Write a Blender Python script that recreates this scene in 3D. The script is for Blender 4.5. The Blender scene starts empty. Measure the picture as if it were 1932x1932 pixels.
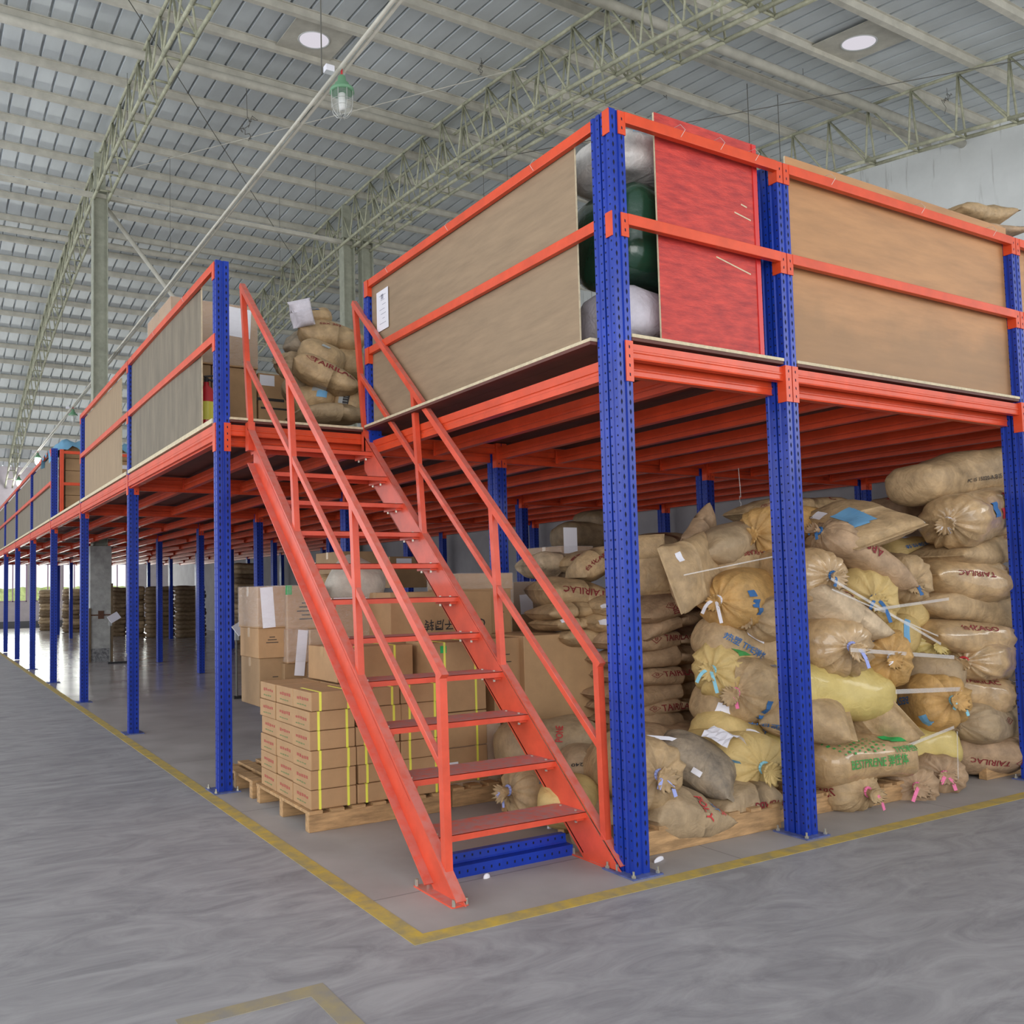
import bpy, math, random
import numpy as np
from mathutils import Vector, Matrix
random.seed(7); rng = np.random.default_rng(11)
S = bpy.context.scene
COL = S.collection
PI = math.pi

# ------------------------------------------------------------------ camera
CP = np.array([-3.2202, -3.4634, 1.49]); YAW, PITCH, ROLL = 0.4994, 0.0589, -0.0189
FPX, PPX, PPY = 1657.6344, 753.882, 1014.4321
_f = np.array([math.sin(YAW)*math.cos(PITCH), math.cos(YAW)*math.cos(PITCH), math.sin(PITCH)])
_r = np.array([math.cos(YAW), -math.sin(YAW), 0.0]); _u = np.cross(_r, _f)
CR = math.cos(ROLL)*_r + math.sin(ROLL)*_u; CU = -math.sin(ROLL)*_r + math.cos(ROLL)*_u; CF = _f
cd = bpy.data.cameras.new('camera'); cam = bpy.data.objects.new('camera', cd); COL.objects.link(cam)
cd.sensor_width = 36.0; cd.sensor_fit = 'HORIZONTAL'; cd.lens = FPX/1932*36
cd.shift_x = (966-PPX)/1932; cd.shift_y = (PPY-966)/1932; cd.clip_end = 300
cam.matrix_world = Matrix(((CR[0], CU[0], -CF[0], CP[0]), (CR[1], CU[1], -CF[1], CP[1]), (CR[2], CU[2], -CF[2], CP[2]), (0, 0, 0, 1)))
S.camera = cam
# ------------------------------------------------------------------ world, lights, exposure
w = bpy.data.worlds.new('World'); S.world = w; w.use_nodes = True
bg = w.node_tree.nodes['Background']; bg.inputs[0].default_value = (0.93, 0.97, 1.0, 1); bg.inputs[1].default_value = 1.42
def area(name, loc, target, sx, sy, power, col=(1, .97, .93)):
    l = bpy.data.lights.new(name, 'AREA'); l.shape = 'RECTANGLE'; l.size = sx; l.size_y = sy; l.energy = power; l.color = col
    o = bpy.data.objects.new(name, l); COL.objects.link(o); o.location = loc
    o.rotation_euler = (Vector(target)-Vector(loc)).to_track_quat('-Z', 'Y').to_euler()
    return o
area('fill_front', (-6, -9.0, 3.2), (1.5, 1.0, 1.6), 11, 5.5, 620)  # added area light in the open front side, no door is modelled there
area('fill_side', (-13.0, 12, 3.5), (0, 12, 3.0), 26, 5.5, 900, (.95, .98, 1))  # added area light along the open left side, stands in for unseen openings
area('fill_wall_right', (11.5, -9.2, 5.2), (15.5, 8, 9), 8, 4, 620, (1, .985, .95))  # added fill to brighten the gable wall and front panels, no window behind it
area('daylight_windows_far', (2.5, 41.6, 2.1), (1.5, 20, 1.0), 9, 1.5, 500, (.97, 1, .92))
S.view_settings.view_transform = 'Standard'; S.view_settings.look = 'None'; S.view_settings.gamma = 1; S.view_settings.use_curve_mapping = False
S.view_settings.exposure = 0.0
S.cycles.max_bounces = 8; S.cycles.diffuse_bounces = 5; S.cycles.transparent_max_bounces = 12

# ------------------------------------------------------------------ pixel helper (measured points of the place)
def at(u, v, Y):
    d = CF + CR*(u-PPX)/FPX - CU*(v-PPY)/FPX
    return CP + d*(Y-CP[1])/d[1]
def atx(u, v, X):
    d = CF + CR*(u-PPX)/FPX - CU*(v-PPY)/FPX
    return CP + d*(X-CP[0])/d[0]

# ------------------------------------------------------------------ mesh helpers
class MB:
    def __init__(s): s.v = []; s.f = []; s.m = []
    def add(s, vs, fs, m=0):
        b = len(s.v); s.v += [tuple(map(float, p)) for p in vs]; s.f += [tuple(i+b for i in f) for f in fs]; s.m += [m]*len(fs); return s
    def box(s, x0, x1, y0, y1, z0, z1, m=0):
        return s.add([(x0, y0, z0), (x1, y0, z0), (x1, y1, z0), (x0, y1, z0), (x0, y0, z1), (x1, y0, z1), (x1, y1, z1), (x0, y1, z1)],
                     [(0, 3, 2, 1), (4, 5, 6, 7), (0, 1, 5, 4), (1, 2, 6, 5), (2, 3, 7, 6), (3, 0, 4, 7)], m)
    def bar(s, p0, p1, a, b, up=(0, 0, 1), m=0):          # rectangular bar, a across, b along 'up'
        p0 = Vector(p0); p1 = Vector(p1); d = (p1-p0).normalized(); x = d.cross(Vector(up))
        if x.length < 1e-4: x = d.cross(Vector((1, 0, 0)))
        x.normalize(); y = x.cross(d)
        c = [(-a/2, -b/2), (a/2, -b/2), (a/2, b/2), (-a/2, b/2)]
        vs = [p0+x*i+y*j for i, j in c]+[p1+x*i+y*j for i, j in c]
        return s.add(vs, [(0, 1, 2, 3), (7, 6, 5, 4), (0, 4, 5, 1), (1, 5, 6, 2), (2, 6, 7, 3), (3, 7, 4, 0)], m)
    def tube(s, p0, p1, r, n=8, m=0, r1=None, caps=True):
        p0 = Vector(p0); p1 = Vector(p1); d = (p1-p0).normalized(); x = d.orthogonal().normalized(); y = d.cross(x); r1 = r if r1 is None else r1
        vs = [p0+(x*math.cos(2*PI*i/n)+y*math.sin(2*PI*i/n))*r for i in range(n)]+[p1+(x*math.cos(2*PI*i/n)+y*math.sin(2*PI*i/n))*r1 for i in range(n)]
        fs = [(i, (i+1) % n, n+(i+1) % n, n+i) for i in range(n)]
        if caps: fs += [tuple(range(n-1, -1, -1)), tuple(range(n, 2*n))]
        return s.add(vs, fs, m)
    def path(s, pts, r, n=6, m=0):
        for a, b in zip(pts[:-1], pts[1:]): s.tube(a, b, r, n, m)
        return s
    def prism(s, poly, z0, z1, m=0):                       # plan polygon (x,y) extruded in z
        n = len(poly)
        return s.add([(x, y, z0) for x, y in poly]+[(x, y, z1) for x, y in poly],
                     [(i, (i+1) % n, n+(i+1) % n, n+i) for i in range(n)]+[tuple(range(n-1, -1, -1)), tuple(range(n, 2*n))], m)
    def lathe(s, prof, n=20, m=0, c=(0, 0, 0)):            # prof [(r,z)] around z
        b = []
        for r, z in prof: b += [(c[0]+r*math.cos(2*PI*i/n), c[1]+r*math.sin(2*PI*i/n), c[2]+z) for i in range(n)]
        fs = [(k*n+i, k*n+(i+1) % n, (k+1)*n+(i+1) % n, (k+1)*n+i) for k in range(len(prof)-1) for i in range(n)]
        return s.add(b, fs, m)
    def mesh(s, name, mats, smooth=False):
        me = bpy.data.meshes.new(name); me.from_pydata(s.v, [], s.f)
        for mm in (mats if isinstance(mats, (list, tuple)) else [mats]): me.materials.append(mm)
        if any(s.m): me.polygons.foreach_set('material_index', s.m)
        if smooth: me.polygons.foreach_set('use_smooth', [True]*len(me.polygons))
        me.update(); return me
    def build(s, name, mats, parent=None, smooth=False, bevel=0):
        o = bpy.data.objects.new(name, s.mesh(name, mats, smooth)); COL.objects.link(o)
        if parent is not None: o.parent = parent
        if bevel:
            b = o.modifiers.new('bevel', 'BEVEL'); b.width = bevel; b.segments = 2; b.limit_method = 'ANGLE'
        return o
def tag(o, label=None, cat=None, group=None, kind=None):
    if label: o['label'] = label
    if cat: o['category'] = cat
    if group: o['group'] = group
    if kind: o['kind'] = kind
    return o
def thing(name, label, cat, loc=(0, 0, 0), group=None):
    o = bpy.data.objects.new(name, None); COL.objects.link(o); o.location = loc; o.empty_display_size = .1
    return tag(o, label, cat, group)
def link(name, me, parent=None):
    o = bpy.data.objects.new(name, me); COL.objects.link(o)
    if parent is not None: o.parent = parent
    return o
def local(mb, root):                                       # shift world-built verts into a root's frame
    l = root.location; mb.v = [(x-l[0], y-l[1], z-l[2]) for x, y, z in mb.v]; return mb
ORD = ['first', 'second', 'third', 'fourth', 'fifth', 'sixth', 'seventh', 'eighth', 'ninth', 'tenth', 'eleventh', 'twelfth', 'thirteenth']

# ------------------------------------------------------------------ materials
def mat(name, col, rough=.6, metal=0, spec=.5, coat=0, bump=0, bscale=40, var=0, vscale=4, stretch=(1, 1, 1), col2=None, dust=0, dustcol=(.42, .33, .31), coord='Object', bdist=0):
    m = bpy.data.materials.new(name); m.use_nodes = True; nt = m.node_tree; N = nt.nodes; L = nt.links
    b = N['Principled BSDF']; b.inputs['Base Color'].default_value = (*col, 1); b.inputs['Roughness'].default_value = rough; b.inputs['Metallic'].default_value = metal
    b.inputs['Specular IOR Level'].default_value = spec
    if coat: b.inputs['Coat Weight'].default_value = coat; b.inputs['Coat Roughness'].default_value = .12
    if var or bump:
        tc = N.new('ShaderNodeTexCoord'); mp = N.new('ShaderNodeMapping'); mp.inputs['Scale'].default_value = stretch; L.new(tc.outputs[coord], mp.inputs[0])
    last = None
    if var:
        n = N.new('ShaderNodeTexNoise'); n.inputs['Scale'].default_value = vscale; n.inputs['Detail'].default_value = 6; n.inputs['Roughness'].default_value = .62; L.new(mp.outputs[0], n.inputs[0])
        r = N.new('ShaderNodeValToRGB'); c2 = col2 or tuple(c*(1-var) for c in col)
        r.color_ramp.elements[0].position = .34; r.color_ramp.elements[1].position = .66
        r.color_ramp.elements[0].color = (*c2, 1); r.color_ramp.elements[1].color = (*[min(1, c*(1+var*.35)) for c in col], 1)
        L.new(n.outputs[0], r.inputs[0]); last = r.outputs[0]
    if dust:
        g = N.new('ShaderNodeNewGeometry'); sx = N.new('ShaderNodeSeparateXYZ'); L.new(g.outputs['Normal'], sx.inputs[0])
        mr = N.new('ShaderNodeMapRange'); mr.inputs[1].default_value = .35; mr.inputs[2].default_value = .95; L.new(sx.outputs[2], mr.inputs[0])
        n2 = N.new('ShaderNodeTexNoise'); n2.inputs['Scale'].default_value = 24; n2.inputs['Detail'].default_value = 8
        tc2 = N.new('ShaderNodeTexCoord'); L.new(tc2.outputs['Object'], n2.inputs[0])
        mu = N.new('ShaderNodeMath'); mu.operation = 'MULTIPLY'; L.new(mr.outputs[0], mu.inputs[0])
        mr2 = N.new('ShaderNodeMapRange'); mr2.inputs[1].default_value = .3; mr2.inputs[2].default_value = .6; mr2.inputs[3].default_value = .35*dust; mr2.inputs[4].default_value = dust; L.new(n2.outputs[0], mr2.inputs[0]); L.new(mr2.outputs[0], mu.inputs[1])
        mx = N.new('ShaderNodeMix'); mx.data_type = 'RGBA'; L.new(mu.outputs[0], mx.inputs[0]); mx.inputs[7].default_value = (*dustcol, 1)
        if last: L.new(last, mx.inputs[6])
        else: mx.inputs[6].default_value = (*col, 1)
        last = mx.outputs[2]
    if last: L.new(last, b.inputs['Base Color'])
    if bump:
        n = N.new('ShaderNodeTexNoise'); n.inputs['Scale'].default_value = bscale; n.inputs['Detail'].default_value = 5; L.new(mp.outputs[0], n.inputs[0])
        bp = N.new('ShaderNodeBump'); bp.inputs['Strength'].default_value = bump; bp.inputs['Distance'].default_value = .02; n.inputs['Distortion'].default_value = bdist; L.new(n.outputs[0], bp.inputs['Height']); L.new(bp.outputs[0], b.inputs['Normal'])
    return m
def emis(name, col, st):
    m = bpy.data.materials.new(name); m.use_nodes = True; nt = m.node_tree; e = nt.nodes.new('ShaderNodeEmission'); e.inputs[0].default_value = (*col, 1); e.inputs[1].default_value = st
    nt.links.new(e.outputs[0], nt.nodes['Material Output'].inputs[0]); return m
def clear(name, col, alpha, rough=.1):
    m = bpy.data.materials.new(name); m.use_nodes = True; nt = m.node_tree; N = nt.nodes; L = nt.links
    b = N['Principled BSDF']; b.inputs['Base Color'].default_value = (*col, 1); b.inputs['Roughness'].default_value = rough; b.inputs['Alpha'].default_value = alpha; b.inputs['Specular IOR Level'].default_value = .8
    return m
M = {}
M['blue'] = mat('blue_paint', (.009, .040, .37), .38, spec=.35, coat=.1, var=.25, vscale=3)
M['hole'] = mat('slot_dark', (.004, .006, .03), .9)
M['orange'] = mat('orange_paint', (.72, .075, .022), .38, spec=.35, coat=.12, var=.16, vscale=5, dust=.35)
M['stair'] = mat('stair_paint', (.74, .088, .040), .42, coat=.2, var=.18, vscale=6, dust=.75, dustcol=(.46, .27, .25))
M['tread'] = mat('tread_top', (.72, .085, .04), .5, dust=.95, dustcol=(.42, .22, .22))
M['zinc'] = mat('zinc_bolt', (.55, .53, .45), .35, metal=.8)
M['ply'] = mat('plywood', (.315, .22, .135), .62, var=.16, vscale=2.2, stretch=(1, 1.2, 9), bump=.1, bscale=60)
M['plygrey'] = mat('plywood_weathered', (.20, .165, .118), .7, var=.25, vscale=3.2, stretch=(3, 3, .6), bump=.12, bscale=60)
M['plytan'] = mat('plywood_tan', (.32, .22, .125), .66, var=.2, vscale=4, stretch=(6, 6, .5), bump=.1)
M['plyorange'] = mat('plywood_warm', (.47, .235, .095), .5, var=.2, vscale=1.6, stretch=(1, 1, 7), bump=.1, bscale=70)
M['plyred'] = mat('plywood_red', (.58, .05, .034), .5, var=.3, vscale=6, stretch=(1, 1, 5), bump=.2, bscale=40, col2=(.34, .018, .02))
M['plyedge'] = mat('plywood_edge', (.66, .56, .38), .7, var=.2, vscale=30)
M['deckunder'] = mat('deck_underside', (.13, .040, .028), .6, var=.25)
M['concrete'] = mat('column_concrete', (.40, .40, .38), .85, var=.3, vscale=5, bump=.2)
M['cream'] = mat('truss_paint', (.47, .47, .34), .55, var=.28, vscale=9)
M['column'] = mat('column_paint', (.40, .41, .33), .55, var=.2, vscale=6)
M['purlin'] = mat('purlin_paint', (.60, .575, .50), .6, var=.18, vscale=3)
M['roof'] = mat('roof_sheet', (.62, .66, .685), .45, metal=.08, var=.15, vscale=1.2, stretch=(1, .25, 1))
M['wood'] = mat('pallet_wood', (.50, .30, .14), .75, var=.4, vscale=6, stretch=(1, 6, 6), bump=.2)
M['card'] = mat('cardboard', (.43, .255, .125), .75, var=.13, vscale=5, bump=.05)
M['card2'] = mat('cardboard_pale', (.49, .305, .155), .72, var=.12, vscale=5)
M['card3'] = mat('cardboard_dull', (.33, .205, .105), .75, var=.15, vscale=5)
M['strap'] = mat('yellow_strap', (.80, .78, .10), .35)
M['tape'] = mat('packing_tape', (.48, .31, .16), .2, coat=.5)
M['film'] = clear('stretch_film', (.9, .9, .92), .20, .08)
M['filmstrand'] = clear('film_strand', (.9, .88, .86), .30, .1)
M['paper'] = mat('white_paper', (.80, .79, .86), .7)
M['ink'] = mat('pencil_ink', (.35, .35, .42), .8)
M['black'] = mat('black_print', (.03, .025, .025), .7)
M['redprint'] = mat('dark_red_print', (.20, .015, .02), .7)
M['brightred'] = mat('red_print', (.55, .04, .045), .7)
M['blueprint'] = mat('blue_print', (.035, .14, .36), .7)
M['paleblue'] = mat('pale_blue_print', (.16, .38, .62), .7)
M['greenprint'] = mat('green_print', (.05, .30, .07), .7)
M['dullred'] = mat('dull_red_print', (.36, .085, .06), .75); M['dullgreen'] = mat('dull_green_print', (.17, .20, .08), .75)
M['green'] = mat('green_sticker', (.02, .40, .10), .6)
M['pink'] = mat('pink_tie', (.80, .18, .36), .6)
M['ltblue'] = mat('light_blue_tie', (.25, .55, .68), .6)
M['violet'] = mat('violet_tie', (.33, .38, .75), .6)
M['yellow'] = mat('yellow_line_paint', (.52, .36, .06), .7, var=.35, vscale=9, col2=(.34, .28, .14))
M['oldyellow'] = mat('worn_line_paint', (.34, .28, .16), .7, var=.3, vscale=9, col2=(.27, .25, .22))
M['white'] = mat('white_wall', (.72, .74, .73), .8, var=.1, vscale=1.5)
M['greenlamp'] = mat('lamp_green', (.16, .34, .20), .45)
M['wire'] = mat('galvanised_wire', (.55, .55, .53), .4, metal=.4)
M['darkwire'] = mat('dark_wire', (.13, .125, .11), .7)
M['glass'] = clear('lamp_glass', (.9, .95, .95), .10, .03)
M['bulb'] = mat('white_bulb', (.8, .8, .78), .3)
M['red'] = mat('extinguisher_red', (.60, .02, .03), .3, coat=.5)
M['rubber'] = mat('black_rubber', (.02, .02, .022), .5)
M['tarp'] = mat('blue_tarp', (.18, .40, .60), .5, bump=.3, bscale=14)
M['bale'] = mat('green_bale', (.012, .055, .03), .25, coat=.6, bump=.35, bscale=12)
M['steel'] = mat('grey_steel', (.35, .36, .36), .5)

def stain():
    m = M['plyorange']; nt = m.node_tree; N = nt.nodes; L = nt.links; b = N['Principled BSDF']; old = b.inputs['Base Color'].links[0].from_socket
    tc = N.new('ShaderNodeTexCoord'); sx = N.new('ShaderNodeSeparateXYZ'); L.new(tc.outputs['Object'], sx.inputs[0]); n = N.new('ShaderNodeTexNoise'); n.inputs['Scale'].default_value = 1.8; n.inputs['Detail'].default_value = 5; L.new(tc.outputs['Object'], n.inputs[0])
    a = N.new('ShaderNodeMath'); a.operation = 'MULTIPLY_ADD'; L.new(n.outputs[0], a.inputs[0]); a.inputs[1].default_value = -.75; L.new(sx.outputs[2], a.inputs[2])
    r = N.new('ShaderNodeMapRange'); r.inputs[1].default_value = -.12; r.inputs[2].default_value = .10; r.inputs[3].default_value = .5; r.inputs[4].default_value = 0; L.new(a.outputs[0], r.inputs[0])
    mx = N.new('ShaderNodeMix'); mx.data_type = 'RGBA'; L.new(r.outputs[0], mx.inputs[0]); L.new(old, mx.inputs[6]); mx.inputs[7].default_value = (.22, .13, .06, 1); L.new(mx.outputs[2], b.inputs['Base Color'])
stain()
# floor: bare concrete outside the line, sealed greyer slab with joints inside it
def floor_mat():
    m = bpy.data.materials.new('concrete_floor'); m.use_nodes = True; nt = m.node_tree; N = nt.nodes; L = nt.links; b = N['Principled BSDF']
    tc = N.new('ShaderNodeTexCoord'); sx = N.new('ShaderNodeSeparateXYZ'); L.new(tc.outputs['Object'], sx.inputs[0])
    def math_(op, a, bb=None):
        n = N.new('ShaderNodeMath'); n.operation = op
        for i, q in enumerate((a, bb)):
            if q is None: continue
            if isinstance(q, (int, float)): n.inputs[i].default_value = q
            else: L.new(q, n.inputs[i])
        return n.outputs[0]
    ix = math_('GREATER_THAN', sx.outputs[0], -1.32); iy = math_('GREATER_THAN', sx.outputs[1], -.13); ins = math_('MULTIPLY', ix, iy)
    mp = N.new('ShaderNodeMapping'); mp.inputs['Rotation'].default_value = (0, 0, .35); mp.inputs['Scale'].default_value = (.8, 2.0, 1); L.new(tc.outputs['Object'], mp.inputs[0])
    n1 = N.new('ShaderNodeTexNoise'); n1.inputs['Scale'].default_value = 2.2; n1.inputs['Detail'].default_value = 9; n1.inputs['Roughness'].default_value = .68; L.new(mp.outputs[0], n1.inputs[0])
    n1.inputs['Distortion'].default_value = 1.6
    r1 = N.new('ShaderNodeValToRGB'); e = r1.color_ramp.elements; e[0].position = .3; e[0].color = (.22, .215, .232, 1); e[1].position = .68; e[1].color = (.38, .375, .39, 1); L.new(n1.outputs[0], r1.inputs[0])
    n2 = N.new('ShaderNodeTexNoise'); n2.inputs['Scale'].default_value = 1.6; n2.inputs['Detail'].default_value = 8; L.new(tc.outputs['Object'], n2.inputs[0])
    r2 = N.new('ShaderNodeValToRGB'); e = r2.color_ramp.elements; e[0].position = .3; e[0].color = (.30, .275, .265, 1); e[1].position = .7; e[1].color = (.43, .40, .39, 1); L.new(n2.outputs[0], r2.inputs[0])
    mx = N.new('ShaderNodeMix'); mx.data_type = 'RGBA'; L.new(ins, mx.inputs[0]); L.new(r1.outputs[0], mx.inputs[6]); L.new(r2.outputs[0], mx.inputs[7])
    # joints of the slab beneath the rack
    jx = math_('LESS_THAN', math_('ABSOLUTE', math_('SUBTRACT', math_('FRACT', math_('MULTIPLY', sx.outputs[0], .5)), .35)), .0022)
    jy = math_('LESS_THAN', math_('ABSOLUTE', math_('SUBTRACT', math_('FRACT', math_('MULTIPLY', sx.outputs[1], .5)), .2)), .0025)
    j = math_('MULTIPLY', math_('MULTIPLY', math_('MAXIMUM', jx, jy), .55), ins)
    mx2 = N.new('ShaderNodeMix'); mx2.data_type = 'RGBA'; L.new(j, mx2.inputs[0]); L.new(mx.outputs[2], mx2.inputs[6]); mx2.inputs[7].default_value = (.12, .115, .11, 1)
    L.new(mx2.outputs[2], b.inputs['Base Color'])
    far = N.new('ShaderNodeMapRange'); far.inputs[1].default_value = 4; far.inputs[2].default_value = 11; L.new(sx.outputs[1], far.inputs[0])
    gl = math_('MULTIPLY', far.outputs[0], ins)
    n3 = N.new('ShaderNodeTexNoise'); n3.inputs['Scale'].default_value = 5; n3.inputs['Detail'].default_value = 4; L.new(tc.outputs['Object'], n3.inputs[0])
    ro = N.new('ShaderNodeMapRange'); ro.inputs[3].default_value = .62; ro.inputs[4].default_value = .2; L.new(gl, ro.inputs[0]); L.new(ro.outputs[0], b.inputs['Roughness'])
    bp = N.new('ShaderNodeBump'); bp.inputs['Strength'].default_value = .10; bp.inputs['Distance'].default_value = .02; L.new(n3.outputs[0], bp.inputs['Height']); L.new(bp.outputs[0], b.inputs['Normal'])
    return m
# white gable wall with drip stains under the roof
def wall_mat():
    m = mat('stained_white_wall', (.82, .84, .84), .85, var=.08, vscale=1.0); nt = m.node_tree; N = nt.nodes; L = nt.links; b = N['Principled BSDF']
    tc = N.new('ShaderNodeTexCoord'); mp = N.new('ShaderNodeMapping'); mp.inputs['Scale'].default_value = (1, 5.5, .5); L.new(tc.outputs['Object'], mp.inputs[0])
    n = N.new('ShaderNodeTexNoise'); n.inputs['Scale'].default_value = 1.6; n.inputs['Detail'].default_value = 5; L.new(mp.outputs[0], n.inputs[0])
    r = N.new('ShaderNodeValToRGB'); r.color_ramp.elements[0].position = .60; r.color_ramp.elements[0].color = (0, 0, 0, 1); r.color_ramp.elements[1].position = .70; r.color_ramp.elements[1].color = (.6, .6, .6, 1); L.new(n.outputs[0], r.inputs[0])
    old = b.inputs['Base Color'].links[0].from_socket; sx = N.new('ShaderNodeSeparateXYZ'); L.new(tc.outputs['Object'], sx.inputs[0]); zf = N.new('ShaderNodeMapRange'); zf.inputs[1].default_value = 8.6; zf.inputs[2].default_value = 11.2; L.new(sx.outputs[2], zf.inputs[0]); mm = N.new('ShaderNodeMath'); mm.operation = 'MULTIPLY'; L.new(zf.outputs[0], mm.inputs[0]); L.new(r.outputs[0], mm.inputs[1])
    mx = N.new('ShaderNodeMix'); mx.data_type = 'RGBA'; L.new(mm.outputs[0], mx.inputs[0]); L.new(old, mx.inputs[6]); mx.inputs[7].default_value = (.30, .29, .27, 1); L.new(mx.outputs[2], b.inputs['Base Color'])
    return m

# ================================================================== SETTING
fl = MB().box(-13.5, 16.65, -9.5, 42.0, -.15, 0).build('floor', floor_mat()); tag(fl, kind='structure')
ZR = lambda y: 12.0-.0070*(y-17.2)**2
XW, YE = 16.65, 42.0
# roof: arched trapezoid sheeting and its purlins
ce = thing('ceiling', None, None); tag(ce, kind='structure')
xs = []; zs = []; x = -13.5
while x < XW-.3:
    for dx, dz in ((0, 0), (.285, 0), (.292, .065), (.328, .065), (.345, 0)): xs.append(x+dx); zs.append(dz)
    x += .36
xs.append(XW); zs.append(0)
ys = np.linspace(-9.5, 42.0, 42); mb = MB(); n = len(xs)
vs = [(xx, yy, ZR(yy)+zz) for yy in ys for xx, zz in zip(xs, zs)]
mb.add(vs, [(j*n+i, (j+1)*n+i, (j+1)*n+i+1, j*n+i+1) for j in range(len(ys)-1) for i in range(n-1)])
mb.build('roof_sheet', M['roof'], ce)
pm = MB()
pm.box(-13.5, XW, -.03, .03, -.15, -.005).box(-13.5, XW, .03, .065, -.15, -.135).box(-13.5, XW, -.065, -.03, -.02, -.005)
pme = pm.mesh('purlin', M['purlin'])
for y in [16.85+1.28*k for k in range(20)]+[15.56, 14.28, 12.85]+[11.55-1.3*k for k in range(16)]:
    if y < -9 or y > 41.8: continue
    o = link('purlin', pme, ce); o.location = (0, y, ZR(y))
# gable wall (right), far wall with windows, low partition wall beside the deck
mb = MB(); yy = list(np.linspace(-9.5, 42.0, 40))
poly = [(-9.5, 0), (42.0, 0)]+[(y, ZR(y)+.03) for y in reversed(yy)]
nn = len(poly)
mb.add([(XW, y, z) for y, z in poly]+[(XW+.25, y, z) for y, z in poly], [tuple(range(nn)), tuple(range(2*nn-1, nn-1, -1))]+[(i, i+nn, (i+1) % nn+nn, (i+1) % nn) for i in range(nn)])
tag(mb.build('wall_right', wall_mat()), kind='structure')
pw = MB().box(6.98, 7.10, -6, 38, 0, 2.95).build('wall_partition', mat('partition_grey', (.33, .315, .33), .85, var=.12, vscale=2)); tag(pw, kind='structure')
wins = [(-4.2, -2.4), (-2.1, -.3), (0, 1.25), (1.62, 2.75), (2.85, 3.95), (4.98, 5.9), (8.0, 8.75)]
mb = MB(); z0, z1 = 1.24, 3.05; px = -13.5
for a, b in wins:
    mb.box(px, a, YE, YE+.25, 0, ZR(YE)+.02); mb.box(a, b, YE, YE+.25, 0, z0); mb.box(a, b, YE, YE+.25, z1, ZR(YE)+.02); px = b
mb.box(px, XW, YE, YE+.25, 0, ZR(YE)+.02)
tag(mb.build('wall_end', mat('end_wall_paint', (.52, .47, .50), .8, var=.1)), kind='structure')
tag(MB().box(-13.5, XW, YE-.03, YE, 0, .32).build('baseboard_end', mat('grey_dado', (.12, .12, .13), .7)), kind='structure')
M['pane'] = clear('window_pane', (.95, 1, .95), .12, .02); M['winframe'] = mat('window_frame_paint', (.45, .30, .42), .5)
for i, (a, b) in enumerate(wins):
    t = thing('window_%d' % (i+1), None, None, (0, 0, 0)); tag(t, kind='structure')
    mb = MB()
    for x0, x1, za, zb in ((a, a+.05, z0, z1), (b-.05, b, z0, z1), (a, b, z0, z0+.05), (a, b, z1-.05, z1), ((a+b)/2-.025, (a+b)/2+.025, z0, z1)): mb.box(x0, x1, YE+.06, YE+.12, za, zb)
    mb.build('window_frame', M['winframe'], t); MB().box(a+.05, b-.05, YE+.085, YE+.091, z0+.05, z1-.05).build('window_pane', M['pane'], t)
# hedge outside the windows; leaf colour lightened in place of strong daylight
mb = MB(); hed = []
gx, gz = 60, 10
for j in range(gz+1):
    for i in range(gx+1): hed.append((-5+i*14/gx, 47+.5*math.sin(i*1.7+j)*.6+.4*random.random()-.3*j*.1, j*.19+.12*random.random()))
mb.add(hed, [(j*(gx+1)+i, j*(gx+1)+i+1, (j+1)*(gx+1)+i+1, (j+1)*(gx+1)+i) for j in range(gz) for i in range(gx)])
tag(mb.build('hedge', mat('hedge_leaf_lightened', (.75, .90, .25), .8, var=.3, vscale=6), smooth=True), 'bright green hedge outside the far windows', 'hedge')
# painted floor lines
mb = MB().box(-1.385, -1.295, -.165, 36, 0, .002).box(-1.295, 16.6, -.165, -.075, 0, .002)
lo = mb.build('trim_1', M['yellow']); tag(lo, kind='structure')
mb = MB(); sq = [(-2.42, -.35), (-1.93, -.30), (-1.93, -1.0), (-2.42, -1.0)]
mb.box(-2.42, -1.86, -.37, -.29, 0, .002).box(-1.94, -1.86, -.95, -.37, 0, .002).box(-2.42, -2.34, -.95, -.37, 0, .002).box(-2.34, -1.94, -.95, -.87, 0, .002)
tag(mb.build('trim_2', M['oldyellow']), kind='structure')
# ================================================================== ROOF TRUSSES, COLUMNS
ZT = lambda y: 11.84-.0070*(y-17.2)**2
def truss(X, label, y0=-6.0, y1=41.5):
    t = thing('roof_truss', label, 'truss', (X, 17.2, 0)); hw = .16; dz = 1.18; P = .875
    ny = int((y1-y0)/P); Y = [y0+k*P for k in range(ny+1)]; L = lambda x, y, z: (x-X, y-17.2, z)
    mb = MB().path([L(X, y, ZT(y)) for y in Y], .034, 8); mb.build('top_chord', M['cream'], t, True)
    for s in (-1, 1): MB().path([L(X+s*hw, y, ZT(y)-dz) for y in Y], .038, 8).build('bottom_chord', M['cream'], t, True)
    vis = [k for k in range(ny) if Y[k] > 3.0]; rest = MB()
    for k in range(ny):
        y = Y[k]; fr = MB() if k in vis else rest
        for s in (-1, 1): fr.tube(L(X, y, ZT(y)), L(X+s*hw, y, ZT(y)-dz), .020, 6)
        fr.tube(L(X-hw, y, ZT(y)-dz), L(X+hw, y, ZT(y)-dz), .020, 6)
        if k in vis: fr.build('web_frame', M['cream'], t, True)
        for s in (-1, 1):
            dg = MB() if k in vis else rest
            if s > 0 and k % 3: continue
            dg.tube(L(X, Y[k+1], ZT(Y[k+1])), L(X+s*hw, y, ZT(y)-dz), .019, 6)
            if dg is not rest: dg.build('web_diagonal', M['cream'], t, True)
    if rest.v: tag(rest.build('web_bracing', M['cream'], t, True), kind='stuff')
    return t
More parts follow.
